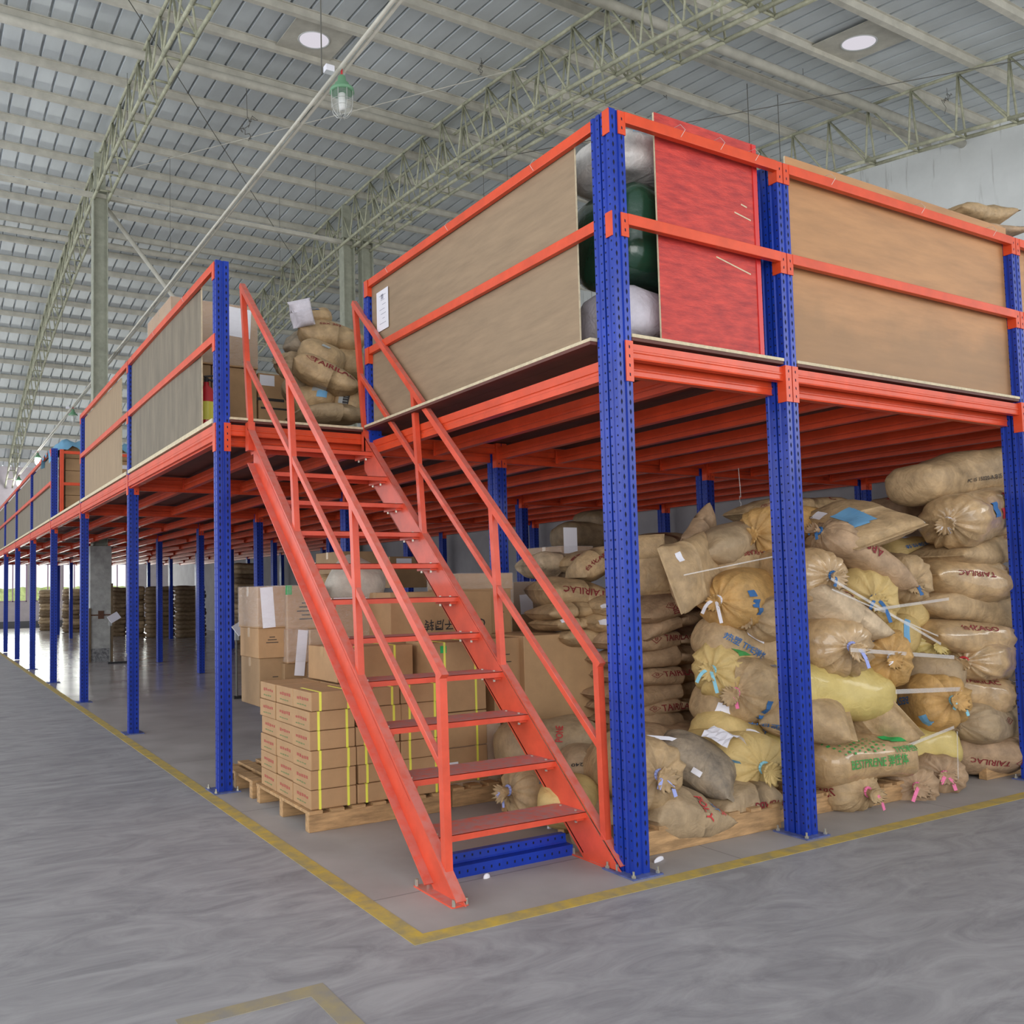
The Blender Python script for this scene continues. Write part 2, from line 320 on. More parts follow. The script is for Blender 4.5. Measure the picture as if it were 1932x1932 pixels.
truss(.35, 'cream lattice roof truss at the upper left above the long guard rail')
truss(6.66, 'cream lattice roof truss of the close pair, the one whose bright chords lie in front')
truss(7.22, 'cream lattice roof truss of the close pair, the one hidden behind its twin')
truss(13.6, 'cream lattice roof truss at the upper right beside the white gable wall')
def hcol(X, label, conc):
    t = thing('roof_column', label, 'column', (X, 17.35, 0)); z0 = 2.6 if conc else 0
    mb = MB().box(-.165, -.145, -.14, .14, z0, 10.85).box(.145, .165, -.14, .14, z0, 10.85).box(-.145, .145, -.02, .02, z0, 10.85)
    mb.build('steel_shaft', M['column'], t)
    MB().box(-.19, .19, -.17, .17, 10.85, 10.88).box(-.13, .13, -.03, .03, 10.88, 11.8).build('cap_plate', M['column'], t)
    if conc:
        MB().box(-.235, .235, -.22, .22, 0, 2.6).build('concrete_base', M['concrete'], t, bevel=.01)
        MB().box(-.24, .24, -.225, .225, 0, .30).build('dark_plinth_paint', mat('plinth_paint', (.06, .06, .07), .7, var=.6, vscale=20, col2=(.3, .3, .3)), t)
        MB().box(-.243, .243, -.229, -.219, 1.03, 1.06).box(-.06, .06, -.24, -.22, .96, 1.14).build('rusty_bracket', mat('rust', (.13, .06, .035), .85, var=.4), t)
        MB().box(-.26, -.215, -.245, -.215, 0, 1.2).box(.215, .26, -.245, -.215, 0, 1.75).build('corner_guard', mat('rusty_guard', (.16, .11, .06), .8, var=.3), t)
    return t
hcol(.34, 'grey green steel column on a white concrete base left of the stairs', True)
hcol(6.69, 'grey green steel column under the truss pair, the left one of two', False)
hcol(7.25, 'grey green steel column under the truss pair, the right one of two', False)
mb = MB().box(-13.5, XW, -.05, .05, 0, .10); o = mb.build('tie_beam', M['purlin']); o.location = (0, 17.35, 10.72)
tag(o, 'long horizontal tie beam joining the tops of the steel columns', 'beam')
o = MB().tube((0, 0, 0), (5.75, 0, -7.0), .055, 8).build('brace_tube', M['purlin'], None, True); o.location = (.54, 17.55, 10.6); tag(o, 'diagonal steel brace running down from the column beside the left truss', 'brace')
for i, (yb, lb) in enumerate(((12.70, 'near side of the columns'), (22.2, 'far side of the columns'), (6.95, 'upper right, nearest the skylights'))):
    x0, x1 = (-13.5, XW)
    o = MB().tube((x0, 0, 0), (x1, 0, 0), .085, 12).build('strut_tube', M['purlin'], None, True); o.location = (0, yb, ZR(yb)-.30)
    tag(o, 'thick round tube strut crossing under the roof on the '+lb, 'strut')
# roof vents
for (X, Y, lb) in ((3.06, 10.99, 'round white roof vent above the green hanging lamp'), (11.31, 5.78, 'round white roof vent at the upper right over the truss')):
    t = thing('roof_vent', lb, 'vent', (X, Y, ZR(Y)-.02)); sl = -2*.007*(Y-17.2); t.rotation_euler = (math.atan(sl), 0, 0)
    MB().box(-.55, .55, -.62, .62, -.035, -.02).build('flashing_plate', M['purlin'], t)
    MB().lathe([(.0, -.036), (.27, -.036)], 28).build('daylight_disc', emis('vent_daylight', (.93, .88, .96), .75), t)
    MB().lathe([(.27, -.036), (.29, -.05), (.30, -.036)], 28).build('rim', M['white'], t, True)
# cable conduit with lamps
PXc, PZ = .69, 7.12
o = MB().tube((0, 0, 0), (0, 42, 0), .022, 8).tube((.07, 0, .01), (.07, 42, .01), .020, 8).build('conduit', M['purlin'], None, True); o.location = (PXc, -.2, PZ)
tag(o, 'pair of thin pipes carrying the lamp cable under the roof', 'conduit')
def lamp(Y, label, lit):
    t = thing('pendant_lamp', label, 'lamp', (PXc+.03, Y, PZ-.06))
    MB().lathe([(.02, -.0), (.042, -.02), (.048, -.075), (.078, -.10), (.084, -.135), (.128, -.16), (.134, -.195), (.11, -.20), (0, -.17)], 24).build('lamp_cap', M['greenlamp'], t, True)
    MB().lathe([(.105, -.195), (.106, -.31), (.09, -.385), (.055, -.44), (0, -.455)], 20).build('lamp_glass', M['glass'], t, True)
    MB().lathe([(0, -.20), (.038, -.21), (.038, -.36), (.03, -.385), (0, -.39)], 14).build('bulb', emis('lit_bulb', (1, .97, .9), 60) if lit else M['bulb'], t, True)
    mb = MB()
    for k in range(8):
        a = 2*PI*k/8; c, s = math.cos(a), math.sin(a)
        mb.path([(r*c, r*s, z) for r, z in ((.122, -.195), (.122, -.33), (.104, -.41), (.055, -.468), (0, -.478))], .0035, 5)
    for r, z in ((.118, -.30), (.112, -.37)): mb.path([(r*math.cos(2*PI*i/20), r*math.sin(2*PI*i/20), z) for i in range(21)], .003, 5)
    mb.build('wire_cage', M['wire'], t)
    MB().tube((0, 0, .07), (0, 0, -.03), .012, 8).build('hanger', M['brightred'], t)
    MB().box(-.20, -.10, -.04, .04, -.01, .06).build('junction_box', M['paper'], t, bevel=.004)
    if lit:
        pl = bpy.data.lights.new('lamp_light', 'POINT'); pl.energy = 60; pl.shadow_soft_size = .05; po = bpy.data.objects.new('lamp_light', pl); COL.objects.link(po); po.parent = t; po.location = (0, 0, -.5)
lamp(4.87, 'green caged hanging lamp nearest the stairs, unlit', False); lamp(24.0, 'small green caged lamp above the second left panel, unlit', False)
lamp(33.0, 'lit hanging lamp shining above the far left guard posts', True); lamp(40.5, 'lit hanging lamp at the far left edge, the most distant', True)
# wires hung from the roof
wl = [(320, 120, 480, 17, 0), (605, 0, 140, 5, 1), (1245, 60, 160, 9, 0), (1405, 60, 290, 8, 1), (1460, 30, 300, 8, 1), (905, 60, 100, 10, 0), (595, 320, 395, 16, 0), (118, 560, 790, 24, 0), (75, 640, 800, 28, 0), (955, 250, 345, 12, 0), (910, 250, 400, 12, 0), (527, 360, 520, 18, 0), (1510, 30, 150, 7, 0), (240, 20, 240, 14, 0), (1660, 60, 260, 8, 0)]
for u, v0, v1, Y, th in wl:
    a = at(u, v0, Y); b = at(u, v1, Y); zt = ZR(Y)-.01
    o = MB().tube((0, 0, zt-b[2]), (0, 0, 0), .008 if th else .005, 5).build('hanging_wire', M['darkwire']); o.location = (a[0], Y, b[2]); tag(o, 'thin dark wire hanging down from the roof', 'wire', 'wires hanging from the roof')
for (p, q, lb) in (((-.5, 10.5, 11.2), (6.6, 20.5, 11.2), 'long bracing rod slanting under the roof from the left truss toward the truss pair'), ((.9, 16.5, 11.2), (6.4, 9.0, 11.0), 'pale bracing cable crossing under the roof near the lamp'), ((6.9, 12, 10.6), (13.5, 4.0, 10.4), 'thin bracing rod between the truss pair and the right truss')):
    p = Vector(p); q = Vector(q); o = MB().tube((0, 0, 0), q-p, .008, 5).build('bracing_rod', M['purlin'] if 'pale' in lb else M['darkwire']); o.location = p; tag(o, lb, 'rod')
for (u, v, Y, s, lb) in ((465, 225, 13, 1.0, 'tangled dark wire bundle hanging under the roof left of the lamp'), (1255, 165, 9, .7, 'rusty metal hook dangling on wires above the corner post'), (910, 115, 10, .6, 'small tangle of rusty wire under the roof right of the lamp'), (1785, 185, 6.0, .6, 'tangle of dark wire caught on the right truss'), (1395, 925, 2.0, .25, 'twisted bit of clear plastic hanging under the deck')):
    c = at(u, v, Y); pts = []; pl_ = Y == 2.0
    q = [0, 0, 0]
    for i in range(30):
        q = [q[0]*.82+s*.12*random.uniform(-1, 1), q[1]*.8+s*.1*random.uniform(-1, 1), q[2]*.86+s*.13*random.uniform(-1, 1)]; pts.append((q[0]*.7, q[1]*.7, q[2]-(i*.012*s if not pl_ else i*.02)))
    pts = [(0, 0, s*.8)]+pts
    o = MB().path(pts, .007*s if not pl_ else .004, 5).build('wire_tangle' if not pl_ else 'plastic_strip', M['darkwire'] if not pl_ else M['filmstrand']); o.location = c; tag(o, lb, 'wire' if not pl_ else 'plastic')
# ================================================================== MEZZANINE
mz = thing('mezzanine', 'blue and orange steel rack mezzanine with plywood deck and guard rails', 'mezzanine')
ZD, ZDT = 2.80, 2.836
YR = [3.03+3.235*k for k in range(10)]; XC = [-1.25, 1.334, 4.0, 6.67]
PWD = .105
def post_mesh(h, dbl, z0=.008):
    w2 = PWD; mb = MB()
    def one(y0, y1, front):
        pr = [(0, y0), (.042, y0), (.046, y0+.008), (.059, y0+.008), (.063, y0), (w2, y0), (w2, y0+.028), (w2-.009, y0+.034), (w2-.009, y0+.046), (w2, y0+.052), (w2, y1), (0, y1), (0, y0+.052), (.009, y0+.046), (.009, y0+.034), (0, y0+.028)]
        mb.prism(pr, z0, h)
    if dbl: one(0, .068, 1); one(.080, .148, 0); mb.box(.02, .085, .066, .082, z0, h-.02)
    else: one(0, .085, 1)
    k = 0; z = .06
    while z < h-.03:
        for xx in (.022, .083):                          # keyhole slots on the front
            mb.add([(xx, -.0008, z-.017), (xx+.006, -.0008, z-.003), (xx+.006, -.0008, z+.005), (xx, -.0008, z+.017), (xx-.006, -.0008, z+.005), (xx-.006, -.0008, z-.003)], [(0, 1, 2, 3, 4, 5)], 1)
        for yy in ((.014, .060, .094, .140) if dbl else (.014, .068)):
            for sx in (-.0008, w2+.0008):
                mb.add([(sx, yy-.006, z+.02), (sx, yy, z+.013), (sx, yy+.006, z+.02), (sx, yy, z+.027)], [(0, 1, 2, 3) if sx > 0 else (3, 2, 1, 0)], 1)
        z += .05
    return mb.mesh('post', [M['blue'], M['hole']])
PM = {('F', 1): post_mesh(4.06, True), ('F', 0): post_mesh(4.06, False), ('L', 1): post_mesh(2.79, True), ('L', 0): post_mesh(2.79, False)}
bpm = MB().box(-.05, PWD+.05, -.045, .19, 0, .008).mesh('base_plate', mat('dusty_blue_plate', (.10, .13, .32), .55, var=.4, vscale=20))
bltm = MB()
for xx, yy in ((-.03, -.025), (PWD+.03, -.025), (-.03, .17), (PWD+.03, .17)): bltm.tube((xx, yy, .008), (xx, yy, .02), .012, 6).tube((xx, yy, .02), (xx, yy, .04), .006, 6)
bltm = bltm.mesh('anchor_bolt', M['zinc'])
def conn_mesh(h, wrap):                                   # end connector: front leaf and side leaf with slots
    mb = MB().box(.006, .048, -.006, 0, 0, h)
    if wrap: mb.box(-.005, .006, -.006, .055, 0, h)
    z = .03
    while z < h-.01: mb.add([(.018, -.0065, z+.012), (.026, -.0065, z+.016), (.026, -.0065, z), (.018, -.0065, z-.004)], [(3, 2, 1, 0)], 1); z += .05
    return mb.mesh('connector', [M['orange'], M['hole']])
CM = {(h, wv): conn_mesh(h, wv) for h in (.22, .13) for wv in (0, 1)}
def post(X, Y, kind, dbl, near, conns=()):
    p = link('post', PM[(kind, dbl)], mz); p.location = (X, Y, 0)
    if near:
        link('base_plate', bpm, p)
        if near > 1: link('anchor_bolt', bltm, p)
    for (z, h, side) in conns:
        c = link('connector', CM[(h, 1 if near else 0)], p); c.location = (0, 0, z)
        if side > 0: c.location = (PWD, 0, z); c.scale = (-1, 1, 1)
    return p
ZP = 2.573
gc = [(3.925, .13, 1), (3.36, .13, 1), (ZP, .22, 1)]; gl_ = [(3.925, .13, -1), (3.36, .13, -1), (ZP, .22, -1)]
post(0, 0, 'F', 1, 2, gc)
post(1.334, 0, 'F', 1, 2, gc+gl_); post(3.96, 0, 'F', 1, 2, gc+gl_); post(6.64, 0, 'F', 1, 1, gl_)
post(XC[0], YR[0], 'F', 0, 2, [(ZP, .22, 1)])
for k in range(1, 10): post(XC[0], YR[k], 'F', 0, 1 if k < 5 else 0, [(ZP, .22, 1)])
for i in (1, 2, 3):
    for k in range(10): post(XC[i], YR[k], 'L', 1, 1 if k < 3 else 0, [(ZP, .22, 1), (ZP, .22, -1)] if k < 4 else [])
# short guard post standing on the deck edge at the head of the stairs
st = MB().box(0, PWD, 0, .02, 2.66, 2.80).box(0, PWD, .0, .09, 2.80, 4.06)
sp = MB(); pr_ = PM[('F', 0)]
o = link('stub_post', post_mesh(4.06, False, 2.70), mz); o.location = (.012, 2.93, 0); o['label'] = 'short guard post ending at deck level'
# cut the slots below the stub by rebuilding: remove faces under deck
me = o.data; bad = [p.index for p in me.polygons if p.material_index == 1 and p.center.z < 2.72]
if bad:
    import bmesh
    bm = bmesh.new(); bm.from_mesh(me); bm.faces.ensure_lookup_table(); bmesh.ops.delete(bm, geom=[bm.faces[i] for i in bad], context='FACES'); bm.to_mesh(me); bm.free()
MB().box(-.01, .13, -.012, -.002, 2.645, 2.76).build('foot_plate', M['blue'], o)
# main beams along X (front and rear of every row), joists along Y
def xbeam(x0, x1, y, zb, zt, back=True, name='beam'):
    mb = MB(); h = zt-zb; a = y+.012
    pr = [(a, zb), (a+.045, zb), (a+.045, zt), (a+.004, zt), (a+.004, zb+h*.62), (a, zb+h*.56), (a, zb+h*.46), (a+.004, zb+h*.40), (a+.004, zb+h*.12)]
    n = len(pr); mb.add([(x0, p, q) for p, q in pr]+[(x1, p, q) for p, q in pr], [(i, i+n, (i+1) % n+n, (i+1) % n) for i in range(n)]+[tuple(range(n)), tuple(range(2*n-1, n-1, -1))])
    return mb.build(name, M['orange'], mz)
rows = [(0.0, [0, 1.334, 3.96, 6.64])]+[(y, XC) for y in YR]
for ri, (y, xc) in enumerate(rows):
    for a, b in zip(xc[:-1], xc[1:]):
        xbeam(a+PWD, b, y, 2.70, 2.785)
        if ri < 4: xbeam(a+PWD, b, y+.085, 2.63, 2.715)
jm = MB()
jh = [(-.03, 2.645), (.03, 2.645), (.03, 2.755), (.0, 2.755), (-.03, 2.755), (-.03, 2.705), (-.024, 2.70), (-.024, 2.685), (-.03, 2.68)]
def joist_mesh(y0, y1):
    mb = MB(); n = len(jh)
    mb.add([(p, y0, q) for p, q in jh]+[(p, y1, q) for p, q in jh], [(i, (i+1) % n, (i+1) % n+n, i+n) for i in range(n)]+[tuple(range(n-1, -1, -1)), tuple(range(n, 2*n))])
    for yy in (y0, y1-.008): mb.box(-.045, .045, yy, yy+.008, 2.64, 2.77)
    return mb
J0 = joist_mesh(.13, 3.03).mesh('joist', M['orange']); J1 = joist_mesh(.13, 3.235).mesh('joist', M['orange'])
jx = [1.334+.05+.667*i for i in range(-3, 9)]
cnt = 0; rest = MB()
for r in range(10):
    y = 0 if r == 0 else YR[r-1]
    xsj = [x for x in ([.06]+jx if r == 0 else [-1.2]+jx) if (x > .5 or x == .06 or r > 0) and x < 6.75]
    for x in xsj:
        if r == 0 and x < 0: continue
        if r == 9 and True: pass
        if cnt < 96:
            o = link('joist', J0 if r == 0 else J1, mz); o.location = (x, y, -.04 if x == .06 else 0); cnt += 1
        elif r < 10:
            q = joist_mesh(.13, 3.235); rest.add([(vx+x, vy+y, vz) for vx, vy, vz in q.v], q.f)
    if r == 9: break
if rest.v: tag(rest.build('far_joists', M['orange'], mz), kind='stuff')
# left edge beams (outer face, along Y) with the side connectors
for k in range(9):
    mb = MB(); y0, y1 = YR[k]+.085, YR[k+1]
    pr = [(-.035, 2.66), (.01, 2.66), (.01, 2.785), (-.031, 2.785), (-.031, 2.735), (-.037, 2.725), (-.037, 2.71), (-.031, 2.70)]; n = len(pr)
    mb.add([(XC[0]+.03+p, y0, q) for p, q in pr]+[(XC[0]+.03+p, y1, q) for p, q in pr], [(i, (i+1) % n, (i+1) % n+n, i+n) for i in range(n)]+[tuple(range(n-1, -1, -1)), tuple(range(n, 2*n))])
    mb.build('edge_beam', M['orange'], mz)
# deck sheets
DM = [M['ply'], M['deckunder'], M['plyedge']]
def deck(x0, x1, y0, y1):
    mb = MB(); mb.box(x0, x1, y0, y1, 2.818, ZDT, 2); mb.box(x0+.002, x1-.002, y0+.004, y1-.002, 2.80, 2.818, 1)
    mb.add([(x0, y0, ZDT+.0005), (x1, y0, ZDT+.0005), (x1, y1, ZDT+.0005), (x0, y1, ZDT+.0005)], [(0, 1, 2, 3)], 0)
    mb.build('deck_board', DM, mz)
for a, b in ((.0, 1.33), (1.45, 3.955), (4.07, 6.74)): deck(a if a else .112, b, -.0, 2.99)
deck(-.045, .112, .155, 2.925); deck(1.33, 1.45, .155, 2.99); deck(3.955, 4.07, .155, 2.99)
for k in range(9):
    for a, b in ((-1.15, 1.33), (1.33, 4.0), (4.0, 6.74)): deck(a, b, YR[k]-.03 if k == 0 else YR[k]+.0, YR[k+1]-.002)
    MB().box(-1.262, -1.152, YR[k]+.09, YR[k+1]-.004, 2.80, ZDT).build('deck_edge', M['plyedge'], mz)
# guard rails
def rail(p0, p1, name='guard_rail'): return MB().bar(p0, p1, .035, .062).build(name, M['orange'], mz, bevel=.003)
for z in (4.025, 3.46):
    for a, b in ((PWD, 1.334), (1.334+PWD, 3.96), (3.96+PWD, 6.64)): rail((a, .008, z), (b, .008, z))
    rail((.02, .15, z), (.02, 2.93, z))
    MB().box(-.006, 0, .0, .05, z-.105, z+.03).build('rail_bracket', M['orange'], mz); MB().box(-.004, .0, 2.91, 2.975, z-.105, z+.03).box(.0, .05, 2.918, 2.924, z-.105, z+.03).build('rail_bracket', M['orange'], mz)
    for k in (0, 1, 3, 4, 5, 6, 7, 8): rail((XC[0]+.01, YR[k]+.085, z), (XC[0]+.01, YR[k+1], z))
    for k in range(10): MB().box(XC[0]-.006, XC[0], YR[k]+.03, YR[k]+.09, z-.105, z+.03).build('rail_bracket', M['orange'], mz)
for k in range(10): MB().box(XC[0]-.008, XC[0], YR[k]+.02, YR[k]+.085, ZP, ZP+.22).build('beam_bracket', M['orange'], mz)
# ================================================================== PLYWOOD GUARD PANELS
def panel(label, m, x0, x1, y0, y1, z0, z1, bow=0, edge=True, cut=None):
    ax = 'x' if abs(x1-x0) > abs(y1-y0) else 'y'; t = thing('plywood_panel', label, 'panel', ((x0+x1)/2, (y0+y1)/2, z0))
    n = 14; mb = MB(); vs = []; th = .012
    for side in (0, 1):
        for j in range(2):
            for i in range(n+1):
                f = i/n; bb = bow*math.sin(PI*f)*(.4 if j else 1)
                zz = (z0 if j == 0 else z1)
                if cut and j == 0: zz += cut*max(0, f-.0)*0
                if ax == 'x': vs.append((x0+(x1-x0)*f, y0+bb+side*th, zz))
                else: vs.append((x0+bb+side*th, y0+(y1-y0)*f, zz))
    N = n+1; fs = []
    for i in range(n):
        fs += [(i, i+1, N+i+1, N+i), (2*N+i+1, 2*N+i, 3*N+i, 3*N+i+1), (N+i, N+i+1, 3*N+i+1, 3*N+i), (i+1, i, 2*N+i, 2*N+i+1)]
    ms = [0, 0, 1, 1]*n; fs += [(0, N, 3*N, 2*N), (N-1, 3*N-1, 4*N-1, 2*N-1)]; ms += [1, 1]
    mb.v = vs; mb.f = fs; mb.m = ms; local(mb, t)
    mb.build('sheet', [m, M['plyedge']], t)
    for f in (.12, .5, .85):
        tw = MB()                               # wire ties round the top rail
        if ax == 'x': xx = x0+(x1-x0)*f; tw.path([(xx, y0-.10, 3.99), (xx+.02, y0-.115, 4.03), (xx, y0-.10, 4.062), (xx, y0+.02, 4.07)], .0013, 4)
        else: yy = y0+(y1-y0)*f; tw.path([(x0-.055, yy, 3.99), (x0-.065, yy+.02, 4.03), (x0-.05, yy, 4.06), (x0+.02, yy, 4.07)], .0013, 4)
        local(tw, t).build('wire_tie', M['wire'], t)
    return t
panel('large brown plywood panel on the side rail above the stairs', M['ply'], .042, .042, .34, 2.92, 2.842, 4.055, .01)
rp = panel('red stained plywood panel on the front rail beside the corner post', M['plyred'], .39, 1.225, .06, .06, 2.842, 4.16)
local(MB().box(1.19, 1.226, .054, .060, 2.845, 4.155), rp).build('edge_strip', mat('red_strip', (.62, .03, .03), .4), rp)
for a, b, c, d in ((.85, 3.40, 1.14, 3.34), (1.02, 3.70, 1.16, 3.675), (1.08, 3.76, 1.13, 3.75)): local(MB().bar((a, .0592, b), (c, .0592, d), .001, .008), rp).build('scratch', M['plyedge'], rp)
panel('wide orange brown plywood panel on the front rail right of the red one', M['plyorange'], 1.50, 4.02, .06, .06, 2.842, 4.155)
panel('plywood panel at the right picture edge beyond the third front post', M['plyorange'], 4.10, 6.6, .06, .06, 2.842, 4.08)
panel('grey weathered plywood panel on the left guard rail nearest the stairs', M['plygrey'], -1.215, -1.215, 3.56, 6.45, 2.85, 4.04, -.03)
panel('tan plywood panel on the left guard rail, second from the stairs', M['plytan'], -1.215, -1.215, 6.85, 9.40, 2.85, 3.99)
for k, lb in ((3, 'third'), (4, 'fourth'), (5, 'fifth'), (6, 'sixth'), (7, 'seventh')):
    panel('grey plywood panel far along the left guard rail, %s from the stairs' % lb, M['plygrey'], -1.215, -1.215, YR[k]+.15, YR[k+1]-.12, 2.85, 3.97)
# paper notice on the side panel
nt_ = thing('paper_notice', 'white paper notice taped to the brown panel above the stairs', 'notice', (.034, 2.72, 3.75))
MB().box(0, .002, -.10, .10, -.165, .165).build('sheet', M['paper'], nt_)
mb = MB()
for i in range(7):
    z = .12-i*.038; mb.box(-.0008, 0, -.06+.02*(i % 2), .05-.025*(i % 3), z-.002, z+.002)
mb.box(-.0008, 0, -.02, .02, .09, .13).build('pencil_marks', M['ink'], nt_)
# ================================================================== STAIRS
sr = thing('staircase', 'orange steel staircase with eleven dusty treads and square tube handrails', 'staircase')
TY = lambda k: .340+.2505*k
TZ = lambda k: .262+.2347*k
SL = .2347/.2505
XL, XRt = -.968, -.020
nose = lambda y: .262+(y-.340)*SL
for s, xi in ((-1, XL), (1, XRt)):
    xo = xi+s*.055; mb = MB(); x0, x1 = min(xi, xo), max(xi, xo)
    D = .275
    top = [(.340-.262/SL+.02, .008), (3.0, nose(3.0)+.02)]; 
    pr = [(top[0][0], .008), (top[0][0]+D/SL, .008), (2.985, nose(2.985)-D+.02), (2.985, nose(2.985)+.02)]
    mb.add([(xi, y, z) for y, z in pr]+[(xi+s*.006, y, z) for y, z in pr], [(0, 1, 2, 3), (7, 6, 5, 4)]+[(i, i+4, (i+1) % 4+4, (i+1) % 4) for i in range(4)])
    for off, tt in ((.02, .008), (-D+.02, .008)):           # flanges
        a = (x0+x1)/2; y0 = top[0][0] if off > 0 else top[0][0]+D/SL
        mb.bar((a, y0, max(.012, nose(y0)+off-.004)), (a, 2.985, nose(2.985)+off-.004), .055, .008)
    mb.add([(xi+s*.0075, .6, nose(.6)-.11), (xi+s*.0075, .6, nose(.6)-.116), (xi+s*.0075, 2.9, nose(2.9)-.116), (xi+s*.0075, 2.9, nose(2.9)-.11)], [(0, 1, 2, 3)])
    mb.build('stringer', M['stair'], sr)
    MB().box(x0-.008, x1+.03, .11, .47, 0, .008).build('base_plate', M['stair'], sr)
    for yy in (.11, .46):
        for xx in (x0+.004, x1+.018): MB().tube((xx, yy, .008), (xx, yy, .04), .009, 6).build('anchor_bolt', M['zinc'], sr)
    xm = xi+s*.022; hz = lambda y: 1.06+(y-.205)*.968; ys_ = (.21, 1.13, 2.08, 3.0); lean = (.02, .06, .10, .16)
    MB().bar((xm, .205, hz(.205)), (xm, 3.18, hz(3.18)), .042, .042).build('handrail', M['stair'], sr)
    for a, b, la, lb in zip(ys_[:-1], ys_[1:], lean[:-1], lean[1:]): MB().bar((xm, a+la*.5, nose(a+la*.5)+.47), (xm, b+lb*.5, nose(b+lb*.5)+.47), .034, .036).build('mid_rail', M['stair'], sr, bevel=.003)
    for yy in ys_:
        yt = yy+lean[ys_.index(yy)]; MB().bar((xm, yy, max(.008, nose(yy)+.0)), (xm, yt, hz(yt)-.012), .040, .040, (0, 1, 0)).build('baluster', M['stair'], sr)
    MB().box(x0, x1, 2.96, 3.03, 2.58, 2.80).build('hanger_bracket', M['stair'], sr)
for k in range(11):
    y, z = TY(k), TZ(k); mb = MB()
    mb.box(XL, XRt, y, y+.235, z-.004, z, 1).box(XL, XRt, y, y+.004, z-.034, z-.0005).box(XL, XRt, y+.231, y+.235, z-.034, z-.0005)
    mb.box(XRt-.05, XRt, y+.02, y+.215, z-.05, z-.004).box(XL, XL+.05, y+.02, y+.215, z-.05, z-.004)
    t = mb.build('tread', [M['stair'], M['tread']], sr)
    for xx in (XRt-.03, XL+.03):
        for yy in (.05, .18): MB().tube((xx, y+yy, z-.065), (xx, y+yy, z+.006), .008, 6).build('tread_bolt', M['zinc'], t)
# spare blue upright lying on the floor behind the stair foot
bt = thing('loose_upright', 'short blue perforated rack upright lying on the floor behind the stairs', 'upright', (-.80, .46, 0)); bt.rotation_euler = (0, 0, .0)
mb = MB(); pr = [(0, 0), (.10, 0), (.10, .105), (.062, .105), (.058, .066), (.052, .058), (0, .058)]; n = 7
mb.add([(0, y, z) for y, z in pr]+[(.78, y, z) for y, z in pr], [(i, i+n, (i+1) % n+n, (i+1) % n) for i in range(n)]+[tuple(range(n)), tuple(range(2*n-1, n-1, -1))])
for i in range(15):
    x = .03+i*.05
    mb.box(x, x+.009, -.001, 0, .022, .036, 1)
    mb.box(x+.02, x+.029, .0585, .0615, .080, .092, 1)
mb.v = [(x, (.10-y) if False else y, z) for x, y, z in mb.v]
mb.build('body', [M['blue'], M['hole']], bt)
#@@MARK_GOODS
# ================================================================== SACKS
def kraft(name, col, coat=0, dirt=.3, dcol=None, rough=.62):
    return mat(name, col, rough, coat=coat, var=dirt, vscale=11, col2=dcol, bump=.42, bscale=9, bdist=2.6)
K = {'tan': kraft('kraft_tan', (.465, .318, .17)), 'pinkish': kraft('kraft_pinkish', (.43, .285, .17)), 'pale': kraft('kraft_pale', (.60, .455, .30)), 'orange': kraft('kraft_orange', (.56, .33, .115)),
     'shiny': kraft('kraft_wrapped', (.50, .33, .165), coat=.9), 'yellow': kraft('sack_yellow', (.62, .48, .165), coat=.4, dirt=.1), 'straw': kraft('kraft_straw', (.58, .415, .165), dirt=.15),
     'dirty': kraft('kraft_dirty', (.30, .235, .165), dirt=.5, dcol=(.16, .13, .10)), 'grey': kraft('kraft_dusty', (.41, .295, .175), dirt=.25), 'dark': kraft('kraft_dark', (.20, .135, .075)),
     'white': kraft('woven_white', (.62, .58, .64), dirt=.15), 'greywhite': kraft('woven_grey', (.52, .47, .40), dirt=.2), 'wtop': kraft('clear_bagged_white', (.66, .63, .60), coat=.6)}
K['bale'] = M['bale']
FONT_CACHE = {}
def glyphs(text):
    if text in FONT_CACHE: return FONT_CACHE[text]
    cu = bpy.data.curves.new('t', 'FONT'); cu.body = text; cu.size = 1; cu.align_x = 'CENTER'; cu.align_y = 'CENTER'; cu.resolution_u = 2; cu.offset = .012
    o = bpy.data.objects.new('t', cu); COL.objects.link(o); dg = bpy.context.evaluated_depsgraph_get(); dg.update()
    me = bpy.data.meshes.new_from_object(o.evaluated_get(dg)); bpy.data.objects.remove(o)
    import bmesh
    bm = bmesh.new(); bm.from_mesh(me); bmesh.ops.remove_doubles(bm, verts=bm.verts, dist=1e-4); bmesh.ops.triangulate(bm, faces=bm.faces)
    for _ in range(2):
        le = [e for e in bm.edges if e.calc_length() > .28]
        if le: bmesh.ops.subdivide_edges(bm, edges=le, cuts=1)
        bmesh.ops.triangulate(bm, faces=bm.faces)
    V = np.array([v.co[:2] for v in bm.verts]) if len(bm.verts) else np.zeros((0, 2)); F = [[v.index for v in f.verts] for f in bm.faces]; bm.free(); bpy.data.meshes.remove(me)
    FONT_CACHE[text] = (V, F); return V, F
def rect_grid(w, h, nx=8, ny=6):
    V = np.array([(-w/2+w*i/nx, -h/2+h*j/ny) for j in range(ny+1) for i in range(nx+1)])
    return V, [(j*(nx+1)+i, j*(nx+1)+i+1, (j+1)*(nx+1)+i+1, (j+1)*(nx+1)+i) for j in range(ny) for i in range(nx)]
